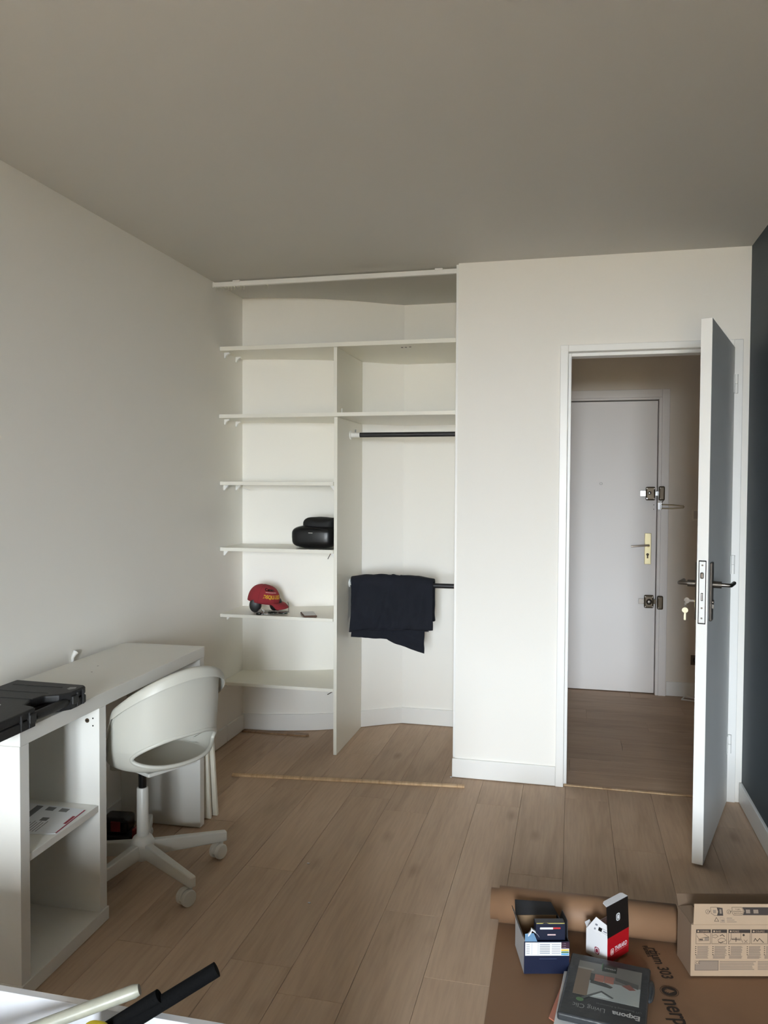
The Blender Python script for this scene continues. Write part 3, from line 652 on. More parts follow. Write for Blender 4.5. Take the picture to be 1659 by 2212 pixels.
# papers on the cabinet shelf
pp = thing('leaflet', 'white printed leaflet with red edge on the desk cabinet shelf', 'leaflet', (0, 0, 0.3955))
quad = [(0.372, -1.640), (0.388, -1.815), (0.170, -1.875), (0.130, -1.635)]
MB().prism(quad, 0.0, 0.0012).done('sheet', M_PAPER, pp)
def pq(u, v, z=0.0014):               # u along the front edge, v inwards
    a, b, c, d = [Vector(q) for q in quad]
    p = (a*(1-u)+b*u)*(1-v)+(d*(1-u)+c*u)*v
    return (p.x, p.y, z)
def pr_(name, u0, u1, v0, v1, m): MB().poly([pq(u0, v0), pq(u1, v0), pq(u1, v1), pq(u0, v1)]).done(name, m, pp)
pr_('red_edge', 0.02, 0.98, 0.0, 0.022, mat('crimson_print', (150, 24, 52), 0.6)); pr_('red_title', 0.30, 0.62, 0.03, 0.07, mat('crimson_print', (150, 24, 52), 0.6))
GP = mat('grey_print', (120, 120, 122), 0.7)
for a in ((0.05, 0.18, 0.22, 0.34), (0.05, 0.18, 0.42, 0.54), (0.42, 0.54, 0.34, 0.44)): pr_('print_block', *a, GP)
pr_('print_band', 0.05, 0.98, 0.62, 0.72, GP)
for k in range(7): pr_('text_line', 0.55+0.05*(k%2), 0.92, 0.30+0.043*k, 0.312+0.043*k, GP)
# ---- tool case on the desk
tc_ = thing('tool_case', 'scuffed black plastic tool case on the near end of the desk', 'tool case', (0.150, -1.676, ZT+0.0005), DA)
outl = [(0.0, 0.0), (0.245, -0.012), (0.258, -0.022), (0.262, -0.075), (0.262, -0.105), (0.242, -0.135), (0.205, -0.155), (0.195, -0.200), (0.212, -0.250), (0.252, -0.262), (0.262, -0.275), (0.262, -0.440), (0.0, -0.440)]
M_CASE = mat('scuffed_black_plastic', (26, 26, 27), 0.55, bump=0.25, bscale=120, var=0.35, vscale=25)
MB().prism(outl, 0.0, 0.026).done('lower_shell', M_CASE, tc_, bevel=0.004, seg=3)
MB().prism([(x*0.992+0.001, y) for x, y in outl], 0.027, 0.052).done('upper_shell', M_CASE, tc_, bevel=0.006, seg=3)
MB().tube([(0.247, -0.115, 0.024), (0.249, -0.155, 0.024), (0.249, -0.225, 0.024), (0.247, -0.262, 0.024)], 0.013, 12).done('carry_handle', M_CASE, tc_, smooth=60)
for y in (-0.045, -0.075, -0.300, -0.335): MB().box(0.258, 0.265, y-0.003, y+0.003, 0.003, 0.046).done('rib', M_CASE, tc_, bevel=0.001)
for y in (-0.09, -0.29): MB().box(0.250, 0.268, y-0.014, y+0.014, 0.014, 0.040).done('latch', M_BLACK, tc_, bevel=0.003)
mb = MB()
for k in range(3): mb.box(0.03, 0.20, -0.06-0.07*k, -0.055-0.07*k, 0.0515, 0.0535)
mb.done('lid_ridge', M_CASE, tc_, bevel=0.001)
M_SCUFF = mat('pale_scuff', (150, 150, 150), 0.8, var=0.3, vscale=60)
for pts in ([(0.222, -0.050), (0.240, -0.044), (0.248, -0.062), (0.236, -0.078), (0.224, -0.070)],): MB().poly([(x, y, 0.0524) for x, y in pts]).done('scuff', M_SCUFF, tc_)
text('emblem', 'B', 0.045, M_PAPER, tc_, frame((0.135, -0.30, 0.0526), (0.95, 0.3, 0), (-0.3, 0.95, 0)), bold=0.002)
# ---- black and red tool under the desk
tl = thing('charger_kit', 'black and red cordless tool charger on the floor under the desk', 'charger', (0.088, -1.005, 0.0), 0.12)
MB().box(-0.075, 0.075, -0.05, 0.05, 0.0, 0.030).done('base', M_BLACK, tl, bevel=0.006)
MB().box(-0.055, 0.055, -0.042, 0.048, 0.030, 0.095).done('body', M_BLACKG, tl, bevel=0.014, seg=3)
MB().box(-0.010, 0.030, -0.046, -0.040, 0.045, 0.085).done('red_panel', mat('tool_red', (120, 22, 26), 0.5), tl, bevel=0.002)
MB().box(0.0765, 0.094, -0.045, 0.030, 0.0, 0.060).done('battery', mat('tool_red', (120, 22, 26), 0.5), tl, bevel=0.008)
MB().tube([(-0.050, -0.046, 0.034), (-0.050, -0.048, 0.060), (-0.040, -0.046, 0.084)], 0.002, 8).done('cable', M_NICKEL, tl, smooth=60)

# ================================================================== CHAIR
bx, by = 0.893, -0.449
ch = thing('office_chair', 'white swivel office chair with bucket shell and castors at the desk', 'chair', (0.345, -1.255, 0), math.atan2(by, bx))
SO = 0.088                                     # shell centre behind the column
def lerp_s(x, x0, x1, y0, y1):
    t = min(1, max(0, (x-x0)/(x1-x0))); t = t*t*(3-2*t); return y0+(y1-y0)*t
def rimz(th):
    a = math.degrees(abs(th))
    if a <= 76: return 0.806-0.13*(a/75)**1.7
    if a <= 96: return lerp_s(a, 72, 98, 0.678, 0.500)
    return lerp_s(a, 92, 150, 0.505, 0.478)
ZP = 0.462
def shell(th, t):                              # t 0 at seat base, 1 at rim
    zm = min(0.63, ZP+(rimz(th)-ZP)*0.5)
    z = ZP+(zm-ZP)*t/0.5 if t < 0.5 else zm+(rimz(th)-zm)*(t-0.5)/0.5
    k = (z-ZP)
    grow = 0.80+0.20*min(1, k/0.075)**0.42
    a = (0.190 if math.cos(th) > 0 else 0.185)*grow+0.07*k*max(0, math.cos(th)); w = (0.195-0.03*max(0, -math.cos(th)))*grow+0.05*k
    e = 0.86
    c, s = math.cos(th), math.sin(th)
    return Vector((SO+a*math.copysign(abs(c)**e, c), w*math.copysign(abs(s)**e, s), z))
def build_shell():
    mb = MB(); bm = mb.bm
    # polar patch around the opening in (th, z-fraction) space
    th_a, tc0, ta = 1.02, 0.190, 0.160
    nA, nR = 160, 22
    inner, outer = [], []
    angs = [2*PI*k/nA for k in range(nA)]
    ca = [math.atan2(sy_*(1-tc0 if sy_ > 0 else tc0)/ta, sx_*PI/th_a) % (2*PI) for sx_ in (1, -1) for sy_ in (1, -1)]
    angs = sorted(set([round(a, 6) for a in angs+ca]))
    rings = []
    for a in angs:
        d = (math.cos(a)*th_a, math.sin(a)*ta)
        k = min((PI/abs(d[0])) if abs(d[0]) > 1e-9 else 1e9, ((1-tc0)/d[1]) if d[1] > 1e-9 else ((tc0/-d[1]) if d[1] < -1e-9 else 1e9))
        col = []
        for r in range(nR+1):
            f = (r/nR)**1.25; q = 1+(k-1)*f
            th, t = d[0]*q, tc0+d[1]*q
            col.append((th, min(1, max(0, t))))
        rings.append(col)
    V = [[bm.verts.new(shell(*p)) for p in col] for col in rings]
    n = len(V)
    for i in range(n):
        for r in range(nR): bm.faces.new([V[i][r], V[(i+1)%n][r], V[(i+1)%n][r+1], V[i][r+1]])
    # seat pan from the t = 0 edge
    base = sorted([(rings[i][-1][0], V[i][-1]) for i in range(n) if rings[i][-1][1] < 1e-6], key=lambda p: p[0])
    loop = [v for _, v in base]; prev = loop
    for r in range(1, 7):
        f = 1-r/6*0.97; cur = []
        for v in loop: cur.append(bm.verts.new((SO+(v.co.x-SO)*f, v.co.y*f, ZP-0.010*(1-f*f))))
        m = len(cur)
        for i in range(m): bm.faces.new([prev[i], prev[(i+1)%m], cur[(i+1)%m], cur[i]])
        prev = cur
    bm.faces.new(prev)
    bmesh.ops.remove_doubles(bm, verts=bm.verts[:], dist=0.0006)
    sh = mb.done('shell', M_CHAIR, ch, smooth=179, solid=0.007)
    MB().tube([shell(math.cos(a)*th_a, tc0+math.sin(a)*ta) for a in [2*PI*k/120 for k in range(120)]], 0.0075, 10, closed=True).done('opening_lip', M_CHAIR, sh, smooth=179)
    # outward rolled rim
    mb = MB(); nT = 140
    def prof(i):
        th = -PI+2*PI*i/nT
        p = shell(th, 1.0); q = shell(th+0.01, 1.0); g = shell(th-0.01, 1.0)
        t_ = (q-g); out = Vector((t_.y, -t_.x, 0)).normalized()
        if out.dot(Vector((p.x-SO, p.y, 0))) < 0: out = -out
        k = 1.0 if abs(th) < 1.25 else max(0.30, 1-(abs(th)-1.25)/0.35)
        return [p+out*a+Vector((0, 0, b)) for a, b in ((-0.004, -0.004), (-0.003, 0.002), (0.004, 0.006), (0.014*k, 0.004), (0.021*k, -0.006*k), (0.024*k, -0.030*k), (0.019*k, -0.030*k), (0.015*k, -0.008*k), (0.004, -0.003))]
    Vv = [[mb.bm.verts.new(p) for p in prof(i)] for i in range(nT)]
    for i in range(nT):
        A, B = Vv[i], Vv[(i+1)%nT]
        for k in range(9): mb.bm.faces.new([A[k], A[(k+1)%9], B[(k+1)%9], B[k]])
    mb.done('rolled_rim', M_CHAIR, sh, smooth=60)
build_shell()
mb = MB(); mb.box(-0.07, 0.19, -0.10, 0.10, 0.430, 0.444); mb.done('seat_plate', M_STEELW, ch, bevel=0.004)
mb = MB(); mb.cyl((-0.03, -0.085, 0.408), (-0.03, -0.085, 0.432), 0.024, 20); mb.done('tension_knob', M_CHAIR, ch, smooth=40)
MB().tube([(0.06, 0.02, 0.432), (0.06, 0.12, 0.428), (0.07, 0.225, 0.424)], 0.006, 10).done('height_lever', M_STEELW, ch, smooth=60)
MB().lathe([(0.024, 0.414), (0.024, 0.4295)], 20).done('collar', M_STEELW, ch, smooth=40)
MB().lathe([(0.0145, 0.30), (0.0145, 0.416)], 20).done('gas_spring', M_BLACKG, ch, smooth=40)
MB().lathe([(0.0215, 0.13), (0.0205, 0.322), (0.0185, 0.325)], 24).done('column', M_STEELW, ch, smooth=40)
hub = MB().lathe([(0.030, 0.062), (0.032, 0.070), (0.034, 0.095), (0.041, 0.110), (0.041, 0.126), (0.034, 0.142), (0.024, 0.150)], 28).done('hub', M_STEELW, ch, smooth=40)
rz = math.atan2(by, bx)
for k in range(5):
    wa = math.radians(-28.7+72*k); la = wa-rz
    mt = Matrix.Rotation(la, 4, 'Z')
    # leg: tapering square arm, slightly sloping down
    mb = MB()
    prof = [(0.030, 0.0145, 0.070, 0.126), (0.306, 0.0125, 0.060, 0.098), (0.316, 0.0115, 0.060, 0.096)]
    R4 = [[mb.bm.verts.new(mt @ Vector((x, s*w_, z))) for s, z in ((-1, z0), (1, z0), (1, z1), (-1, z1))] for x, w_, z0, z1 in prof]
    for A, B in zip(R4, R4[1:]):
        for i in range(4): mb.bm.faces.new([A[i], A[(i+1)%4], B[(i+1)%4], B[i]])
    mb.bm.faces.new(R4[0][::-1]); mb.bm.faces.new(R4[-1])
    leg = mb.done('leg', M_STEELW, ch, bevel=0.004, seg=3)
    ca_ = math.radians([244, 250, 200, 230, 180][k])-rz
    cm = mt @ Matrix.Translation((0.296, 0, 0)) @ Matrix.Rotation(ca_-la, 4, 'Z')
    mb = MB()
    mb.cyl(cm @ Vector((0, 0, 0.040)), cm @ Vector((0, 0, 0.062)), 0.008, 12)
    pts = [(0.026*math.cos(t_)+0.016, 0.026*math.sin(t_)+0.030) for t_ in [PI*j/12-0.35 for j in range(13)]]
    hm = cm @ Matrix(((1, 0, 0, 0), (0, 0, -1, 0), (0, 1, 0, 0), (0, 0, 0, 1)))
    mb.prism([(p[0]*1.0, p[1]+0.002) for p in pts]+[(-0.004, 0.018), (0.03, 0.018)], -0.0055, 0.0055, hm)
    cst = mb.done('castor', M_STEELW, ch, smooth=40)
    for sd in (-1, 1):
        wm = cm @ Matrix.Translation((0.016, sd*0.0140, 0.0285)) @ Matrix.Rotation(PI/2, 4, 'X')
        MB().lathe([(0.018, -0.0088), (0.0255, -0.0082), (0.0280, -0.005), (0.0280, 0.005), (0.0255, 0.0082), (0.018, 0.0088)], 28, wm).done('wheel', M_STEELW, cst, smooth=35)

# ================================================================== NEAR LEFT: white box with poles
KB = 0.88                                      # how far along its sight line the box stands
BXH = 1.4252-(1.4252-0.38)*KB
cb = thing('storage_box', 'white open topped box in the near left corner holding poles', 'box', (0.10, -3.8504+1.4064*KB, 0))
M_BOXW = mat('white_board_box', (214, 216, 222), 0.45)
BXL, BXD, BXT = 1.36, 0.46, 0.016
for nm, b in (('far_side', (0, BXL, -BXT, 0, 0, BXH)), ('near_side', (0, BXL, -BXD, -BXD+BXT, 0, BXH)), ('end_side', (0, BXT, -BXD+BXT+0.0005, -BXT-0.0005, 0, BXH)), ('end_side', (BXL-BXT, BXL, -BXD+BXT+0.0005, -BXT-0.0005, 0, BXH)), ('base', (BXT+0.0005, BXL-BXT-0.0005, -BXD+BXT+0.0005, -BXT-0.0005, 0.04, 0.054))): box(nm, M_BOXW, b, cb, bevel=0.001)
CAMP = Vector((1.8587, -3.8504, 1.4252))
def near(p): return CAMP+(Vector(p)-CAMP)*KB
def pole_pts(a, b, zend):
    a, b = near(a), near(b); d = b-a; k = (zend-a.z)/d.z
    return a, a+d*k
a, e = pole_pts((1.182, -2.413, 0.464), (1.021, -2.497, 0.374), 0.085)
o = thing('black_pole', 'longer black foam covered pole sticking out of the white open box', 'pole', a, group='black poles on the white open box')
MB().tube([(0, 0, 0), (e-a)*0.6], 0.013, 18, rs=[0.0128, 0.0140]).done('grip', mat('black_foam', (10, 10, 11), 0.9, bump=0.3, bscale=200, spec=0.1), o, smooth=60)
MB().tube([(e-a)*0.6, e-a], 0.008, 14).done('shaft', M_BLACK, o, smooth=60)
a, e = pole_pts((1.086, -2.468, 0.430), (0.985, -2.502, 0.366), 0.085)
o = thing('black_pole', 'shorter black pole behind the longer one on the white open box', 'pole', a, group='black poles on the white open box')
MB().tube([(0, 0, 0), (e-a)*0.6], 0.0114, 18).done('grip', MATS['black_foam'], o, smooth=60)
MB().tube([(e-a)*0.6, e-a], 0.007, 14).done('shaft', M_BLACK, o, smooth=60)
a, e = pole_pts((1.047, -2.473, 0.440), (0.940, -2.515, 0.405), 0.22)
o = thing('roller_pole', 'white pole with grey paint stained grip on the white open box', 'pole', a)
d = e-a
MB().tube([d*t_ for t_ in (0, 0.008, 0.05, 0.18)], 0.0113, 18, rs=[0.0088, 0.0114, 0.0114, 0.0107]).done('grip', mat('stained_grey_grip', (150, 150, 138), 0.35, var=0.2, vscale=60), o, smooth=60)
MB().tube([d*0.18, d], 0.0096, 18).done('shaft', M_TRIM, o, smooth=60)
yp = near((0.989, -2.535, 0.372))
o = thing('yellow_float', 'bright yellow rounded tool head on the white open box', 'tool', (yp.x, yp.y, 0.055))
MB().tube([(0, 0, 0), (0, 0, yp.z-0.055)], 0.008, 14).done('handle', M_BLACK, o, smooth=60)
MB().superell((0, 0, yp.z-0.050), (0.025, 0.020, 0.022), 0.7, 0.7, 24, 12).done('head', mat('bright_yellow', (226, 204, 30), 0.6), o, smooth=179)

# ================================================================== NEAR RIGHT: paper, roll, boxes
sh = thing('kraft_sheet', 'brown protective paper sheet printed with dark lettering on the floor', 'paper', (2.06, -1.9, 0))
def sheet_z(x, y):
    return 0.0025+0.0025*max(0, noise.noise(Vector((x*5, y*5, 0))))+0.006*max(0, 1-abs(x-0.01-0.06*y)/0.012)*(0.4+0.3*noise.noise(Vector((y*4, 3, 3))))
def sheet(u, v):
    x = -0.40+0.96*u-0.02*v; y = -0.62+1.26*v+0.02*u
    return (x, y, sheet_z(x, y))
def onsheet(mt):
    def f(c):
        p = mt @ c; p.z = sheet_z(p.x, p.y)+0.0008; return p
    return f
MB().grid(sheet, 90, 60).done('sheet', M_KRAFT, sh, smooth=179)
# printed words run towards the camera, tops to the right
def pt(x, y): return Vector((x-2.06, y+1.9, sheet_z(x-2.06, y+1.9)+0.0012))
dX, dY = Vector((0.20, -0.98, 0)), Vector((0.98, 0.20, 0))
text('lettering', 'rtium 303', 0.046, M_INK, sh, None, 'LEFT', 0.0008, 0.05, 0.85, warp=onsheet(frame(pt(2.100, -1.305), dX, dY)))
text('lettering', 'Painters', 0.022, M_INK, sh, None, 'LEFT', 0.0004, 0, 0.85, warp=onsheet(frame(pt(2.086, -1.300), dX, dY)))
text('lettering', 'nerpa', 0.070, M_INK, sh, None, 'LEFT', 0.0012, 0.05, 0.85, warp=onsheet(frame(pt(2.118, -1.555), dX, dY)))
lc = pt(2.142, -1.515)
mb = MB(); n = 32
def ring2(mb, c, r0, r1, z, sx=1.0):
    A = [mb.bm.verts.new(c+Vector((r0*sx*math.cos(2*PI*k/n), r0*math.sin(2*PI*k/n), z))) for k in range(n)]
    B = [mb.bm.verts.new(c+Vector((r1*sx*math.cos(2*PI*k/n), r1*math.sin(2*PI*k/n), z))) for k in range(n)]
    for k in range(n): mb.bm.faces.new([A[k], A[(k+1)%n], B[(k+1)%n], B[k]])
ring2(mb, lc, 0.0005, 0.021, 0.0); ring2(mb, lc, 0.0240, 0.0255, 0.0); mb.done('printed_roundel', M_INK, sh)
arrow = [(0.016, 0), (-0.006, 0.011), (-0.003, 0.004), (-0.010, 0.008), (-0.008, 0.002), (-0.013, 0.003), (-0.013, -0.003), (-0.008, -0.002), (-0.010, -0.008), (-0.003, -0.004), (-0.006, -0.011)]
MB().poly([lc+dY*p[0]+dX*p[1]+Vector((0, 0, 0.0005)) for p in arrow]).done('printed_arrow', M_KRAFT, sh)
# roll
rl = thing('kraft_roll', 'large roll of brown kraft paper lying across the floor', 'paper roll', (1.917, -1.256, 0.0612), math.atan2(0.014, 0.545))
RR = 0.054
def spiral(r0, x0, x1, turns=1):
    mb = MB(); m = 56
    A = [mb.bm.verts.new((x0, r0*math.cos(2*PI*k/m), r0*math.sin(2*PI*k/m))) for k in range(m)]
    B = [mb.bm.verts.new((x1, r0*math.cos(2*PI*k/m), r0*math.sin(2*PI*k/m))) for k in range(m)]
    for k in range(m): mb.bm.faces.new([A[k], A[(k+1)%m], B[(k+1)%m], B[k]])
    return mb
spiral(RR, -0.275, 0.275).done('outer_wrap', M_KRAFT, rl, smooth=179, solid=0.002)
spiral(RR*0.84, -0.302, 0.272).done('inner_wrap', M_KRAFT, rl, smooth=179, solid=0.003)
spiral(RR*0.74, -0.297, 0.268).done('core_wrap', M_KRAFT, rl, smooth=179, solid=0.003)

# ---- open navy box
nb = thing('navy_box', 'open navy and white cardboard box with torn flaps on the kraft paper', 'box', (1.738, -1.540, 0.009), math.radians(14))
Wn, Dn, Hn = 0.132, 0.145, 0.095
M_NB = mat('navy_card', (12, 22, 50), 0.4); M_NBS = mat('pale_grey_card', (186, 190, 196), 0.5); M_NBD = mat('dark_card', (40, 42, 48), 0.5); M_INNER = mat('raw_inner_card', (150, 122, 92), 0.8)
bdy = MB().box(0, Wn, 0, 0.002, 0, Hn).done('front_wall', M_NB, nb)
MB().box(0, 0.002, 0.0021, Dn, 0, Hn).done('side_wall', M_NBS, nb); MB().box(Wn-0.002, Wn, 0.0021, Dn, 0, Hn).done('side_wall', M_NBD, nb)
MB().box(0.0021, Wn-0.0021, Dn-0.002, Dn, 0, Hn).done('rear_wall', M_NBD, nb); MB().box(0.0021, Wn-0.0021, 0.0021, Dn-0.0021, 0, 0.002).done('base', M_INNER, nb)
MB().box(0.002, 0.004, 0.006, Dn-0.004, 0.01, Hn+0.001).done('inner_liner', M_INNER, nb); MB().box(0.006, Wn-0.006, Dn-0.004, Dn-0.002, 0.01, Hn+0.001).done('inner_liner', M_INNER, nb)
MB().box(0.003, Wn-0.001, -0.0006, 0.0, 0.054, 0.093).done('printed_table', M_PAPER, bdy)
for r in range(6): MB().box(0.045, 0.075, -0.0010, -0.0006, 0.0600+0.0052*r, 0.0618+0.0052*r).done('text_line', mat('slate_ink', (120, 124, 136), 0.6), bdy)
for r in range(6): MB().box(0.080, 0.106, -0.0010, -0.0006, 0.0600+0.0052*r, 0.0612+0.0052*r).done('text_line', MATS['slate_ink'], bdy)
for r in range(6): MB().box(0.006, 0.016, -0.0010, -0.0006, 0.0600+0.0052*r, 0.0612+0.0052*r).done('text_line', MATS['slate_ink'], bdy)
for x in (0.022, 0.040): MB().box(x, x+0.0006, -0.0010, -0.0006, 0.056, 0.092).done('table_rule', MATS['slate_ink'], bdy)
for i, c in enumerate(((70, 150, 200), (60, 110, 60), (220, 190, 60))): MB().box(0.108, Wn-0.002, -0.0010, -0.0006, 0.056+0.006*i, 0.0605+0.006*i).done('colour_bar', mat('bar_%d' % i, c, 0.5), bdy)
MB().box(0.108, Wn-0.001, -0.0010, -0.0006, 0.075, 0.094).done('brand_block', mat('maroon_block', (50, 16, 40), 0.5), bdy)
for r in range(3): text('lettering', '- ----', 0.006, M_PAPER, bdy, frame((0.110, -0.0014, 0.0775+0.006*r), (1, 0, 0), (0, 0, 1)))
MB().box(0.045, 0.095, -0.0006, 0.0, 0.044, 0.0448).done('cut_line', mat('slate_ink2', (70, 84, 120), 0.5), bdy)
# flaps
def flap(name, m, pts, o_, ex, ey, lab=None):
    mt = frame(o_, ex, ey); return MB().prism(pts, -0.0008, 0.0008, mt).done(name, m, nb, label=lab)
flap('rear_flap', M_NBD, [(0, 0), (Wn, 0), (Wn-0.012, 0.050), (0.008, 0.060)], (0.0, Dn, Hn), (1, 0, 0), (0.05, 0.95, 0.30))
fl = flap('side_flap', M_NBD, [(0, 0), (0.115, 0), (0.11, 0.040), (0.02, 0.046)], (0.001, Dn-0.004, Hn), (0, -1, 0), (-0.35, 0, 0.9), 'dark flap with white label')
lb = frame((0.001, Dn-0.004, Hn), (0, -1, 0), (-0.35, 0, 0.9))
MB().prism([(0.012, 0.006), (0.085, 0.006), (0.085, 0.032), (0.022, 0.036)], -0.0014, -0.0008, lb).done('flap_label', M_PAPER, fl)
MB().prism([(0.012, 0.006), (0.085, 0.006), (0.085, 0.032), (0.022, 0.036)], 0.0008, 0.0014, lb).done('flap_label', M_PAPER, fl)
for k in range(12): MB().prism([(0.016+0.0022*k, 0.010), (0.0172+0.0022*k, 0.010), (0.0172+0.0022*k, 0.028), (0.016+0.0022*k, 0.028)], 0.0014, 0.0017, lb).done('barcode_bar', M_BLACKG, fl)
MB().prism([(0.055, 0.012), (0.068, 0.010), (0.070, 0.026), (0.060, 0.030)], 0.0014, 0.0017, lb).done('label_pictogram', M_BLACKG, fl)
flap('side_flap', M_NBD, [(0, 0), (0.10, 0), (0.085, 0.038), (0.02, 0.040)], (Wn-0.001, 0.02, Hn), (0, 1, 0), (0.10, 0, 0.99))
flap('front_flap', mat('sky_blue_card', (120, 160, 196), 0.5), [(0, 0), (0.036, 0), (0.030, 0.024), (0.004, 0.022)], (0.002, 0.001, Hn), (1, 0, 0), (0, 0.7, 0.45))
# torn strip curl
MB().grid(lambda u, v: (0.012+0.030*u+0.004*math.sin(u*8), 0.012+0.010*v, Hn+0.006+0.020*math.sin(u*PI)+0.004*v), 14, 2).done('torn_strip', M_PAPER, nb, smooth=179, solid=0.001)
inn = thing('inner_carton', 'small dark navy carton inside the open navy box', 'carton', nb.matrix_basis @ Vector((0.036, 0.012, 0.003)), math.radians(14))
ic = MB().box(0, 0.086, 0, 0.030, 0.0, 0.138).done('carton', mat('deep_navy_card', (18, 24, 46), 0.4), inn, bevel=0.001)
MB().tube([(0.002, 0.001, 0.139), (0.02, 0.001, 0.139), (0.024, 0.006, 0.137), (0.034, 0.006, 0.137), (0.038, 0.001, 0.139), (0.084, 0.001, 0.139)], 0.0012, 6).done('gilt_edge', mat('gilt_edge', (190, 176, 96), 0.4), inn)
MB().box(0.012, 0.050, -0.0006, 0, 0.122, 0.1275).done('logo_bar', M_PAPER, ic); MB().box(0.050, 0.072, -0.0006, 0, 0.123, 0.1275).done('logo_red', mat('logo_red', (190, 50, 50), 0.5), ic)
MB().box(0.034, 0.058, -0.0006, 0, 0.104, 0.1075).done('logo_bar', MATS['pink_white'] if 'pink_white' in MATS else mat('pink_white', (220, 190, 190), 0.5), ic)

# ---- white, red and black lock box
tb = thing('lock_box', 'upright white and red carton with raised black lid', 'box', (1.977, -1.434, 0.009), math.radians(52))
# local x: along the red face, local y: depth away from it (white face is x = 0)
Wt, Dt, Ht = 0.106, 0.078, 0.077
M_TW = mat('white_gloss_card', (226, 226, 230), 0.35); M_TR = mat('signal_red_card', (176, 18, 30), 0.35); M_TK = mat('black_card', (16, 16, 18), 0.35)
MB().box(0, 0.0015, 0.0016, Dt, 0, Ht).done('white_wall', M_TW, tb); MB().box(Wt-0.0015, Wt, 0.0016, Dt, 0, Ht).done('far_wall', M_TW, tb)
MB().box(0.0016, Wt-0.0016, Dt-0.0015, Dt, 0, Ht).done('rear_wall', M_TW, tb); MB().box(0.0016, Wt-0.0016, 0.0016, Dt-0.0016, 0, 0.0015).done('base', M_TW, tb)
red = MB().box(0, Wt, 0, 0.0015, 0, Ht).done('red_wall', M_TR, tb)
lid = MB().prism([(0, 0), (Wt, 0), (Wt, 0.093), (0, 0.093)], -0.0008, 0.0008, frame((0, 0.0008, Ht), (1, 0, 0), (0, 0.06, 1))).done('lid', M_TK, tb)
MB().prism([(0, 0), (Wt, 0), (Wt-0.004, 0.016), (Wt-0.012, 0.020), (0.012, 0.020), (0.004, 0.016)], -0.0008, 0.0008, frame((0, 0.0065, Ht+0.093), (1, 0, 0), (0, 1, 0.25))).done('lid_tuck', M_TW, lid)
lm = frame((0, 0.0, Ht), (1, 0, 0), (0, 0.06, 1))
def rrect(w, h, r, cx, cy, n=5):
    pts = []
    for sx_, sy_, a0 in ((1, 1, 0), (-1, 1, PI/2), (-1, -1, PI), (1, -1, 1.5*PI)):
        for k in range(n+1): pts.append((cx+sx_*(w/2-r)+r*math.cos(a0+PI/2*k/n), cy+sy_*(h/2-r)+r*math.sin(a0+PI/2*k/n)))
    return pts
def emblem(par, mt, s, c1, c2):
    MB().prism(rrect(0.9*s, 1.1*s, 0.3*s, 0, 0), 0.0, 0.0003, mt).done('emblem', c1, par)
    MB().prism(rrect(0.66*s, 0.86*s, 0.28*s, 0, 0), 0.0003, 0.0005, mt).done('emblem', c2, par)
    MB().prism(rrect(0.44*s, 0.62*s, 0.20*s, 0, 0), 0.0005, 0.0007, mt).done('emblem', c1, par)
emblem(lid, lm @ Matrix.Translation((Wt*0.50, 0.048, 0.0004)), 0.020, M_PAPER, M_TK)
rm = frame((0, -0.0002, 0), (1, 0, 0), (0, 0, 1))
emblem(red, rm @ Matrix.Translation((0.022, 0.030, 0)), 0.018, mat('pink_white', (220, 190, 190), 0.5), M_TR)
text('lettering', 'THIRARD', 0.0185, M_PAPER, red, rm @ Matrix.Translation((0.034, 0.028, 0.0003)), 'LEFT', 0.0003, 0, 0.80)
MB().box(0.036, 0.098, -0.0006, -0.0002, 0.0235, 0.0240).done('tag_line', MATS['pink_white'], red)
wmx = frame((-0.0002, Dt, 0), (0, -1, 0), (0, 0, 1))
emblem(tb, wmx @ Matrix.Translation((0.040, 0.024, 0)), 0.019, mat('maroon_emblem', (130, 20, 44), 0.4), M_TW)
tf = MB().prism([(0.002, 0), (Dt-0.002, 0), (Dt-0.003, 0.030), (0.022, 0.040)], -0.0007, 0.0007, frame((0.001, Dt, Ht), (0, -1, 0), (0.45, 0, 0.9))).done('inner_flap', M_TW, tb)
fm = frame((0.001, Dt, Ht), (0, -1, 0), (0.45, 0, 0.9))
for (x0, x1, y0, y1, mm) in ((0.040, 0.052, 0.008, 0.018, M_TK), (0.053, 0.074, 0.0075, 0.0080, M_TK), (0.053, 0.074, 0.0175, 0.0180, M_TK), (0.026, 0.031, 0.006, 0.011, MATS['slate_ink']), (0.026, 0.034, 0.018, 0.023, MATS['slate_ink']), (0.057, 0.070, 0.011, 0.014, MATS['slate_ink'])):
    MB().box(x0, x1, y0, y1, 0.0007, 0.0010, fm).done('flap_print', mm, tf); MB().box(x0, x1, y0, y1, -0.0010, -0.0007, fm).done('flap_print', mm, tf)
MB().prism([(0, 0), (0.030, 0), (0.026, 0.016), (0.004, 0.016)], -0.0006, 0.0006, frame((0.002, Dt-0.001, Ht), (1, 0, 0), (-0.2, 0.6, 0.6))).done('dust_flap', M_TW, tb)

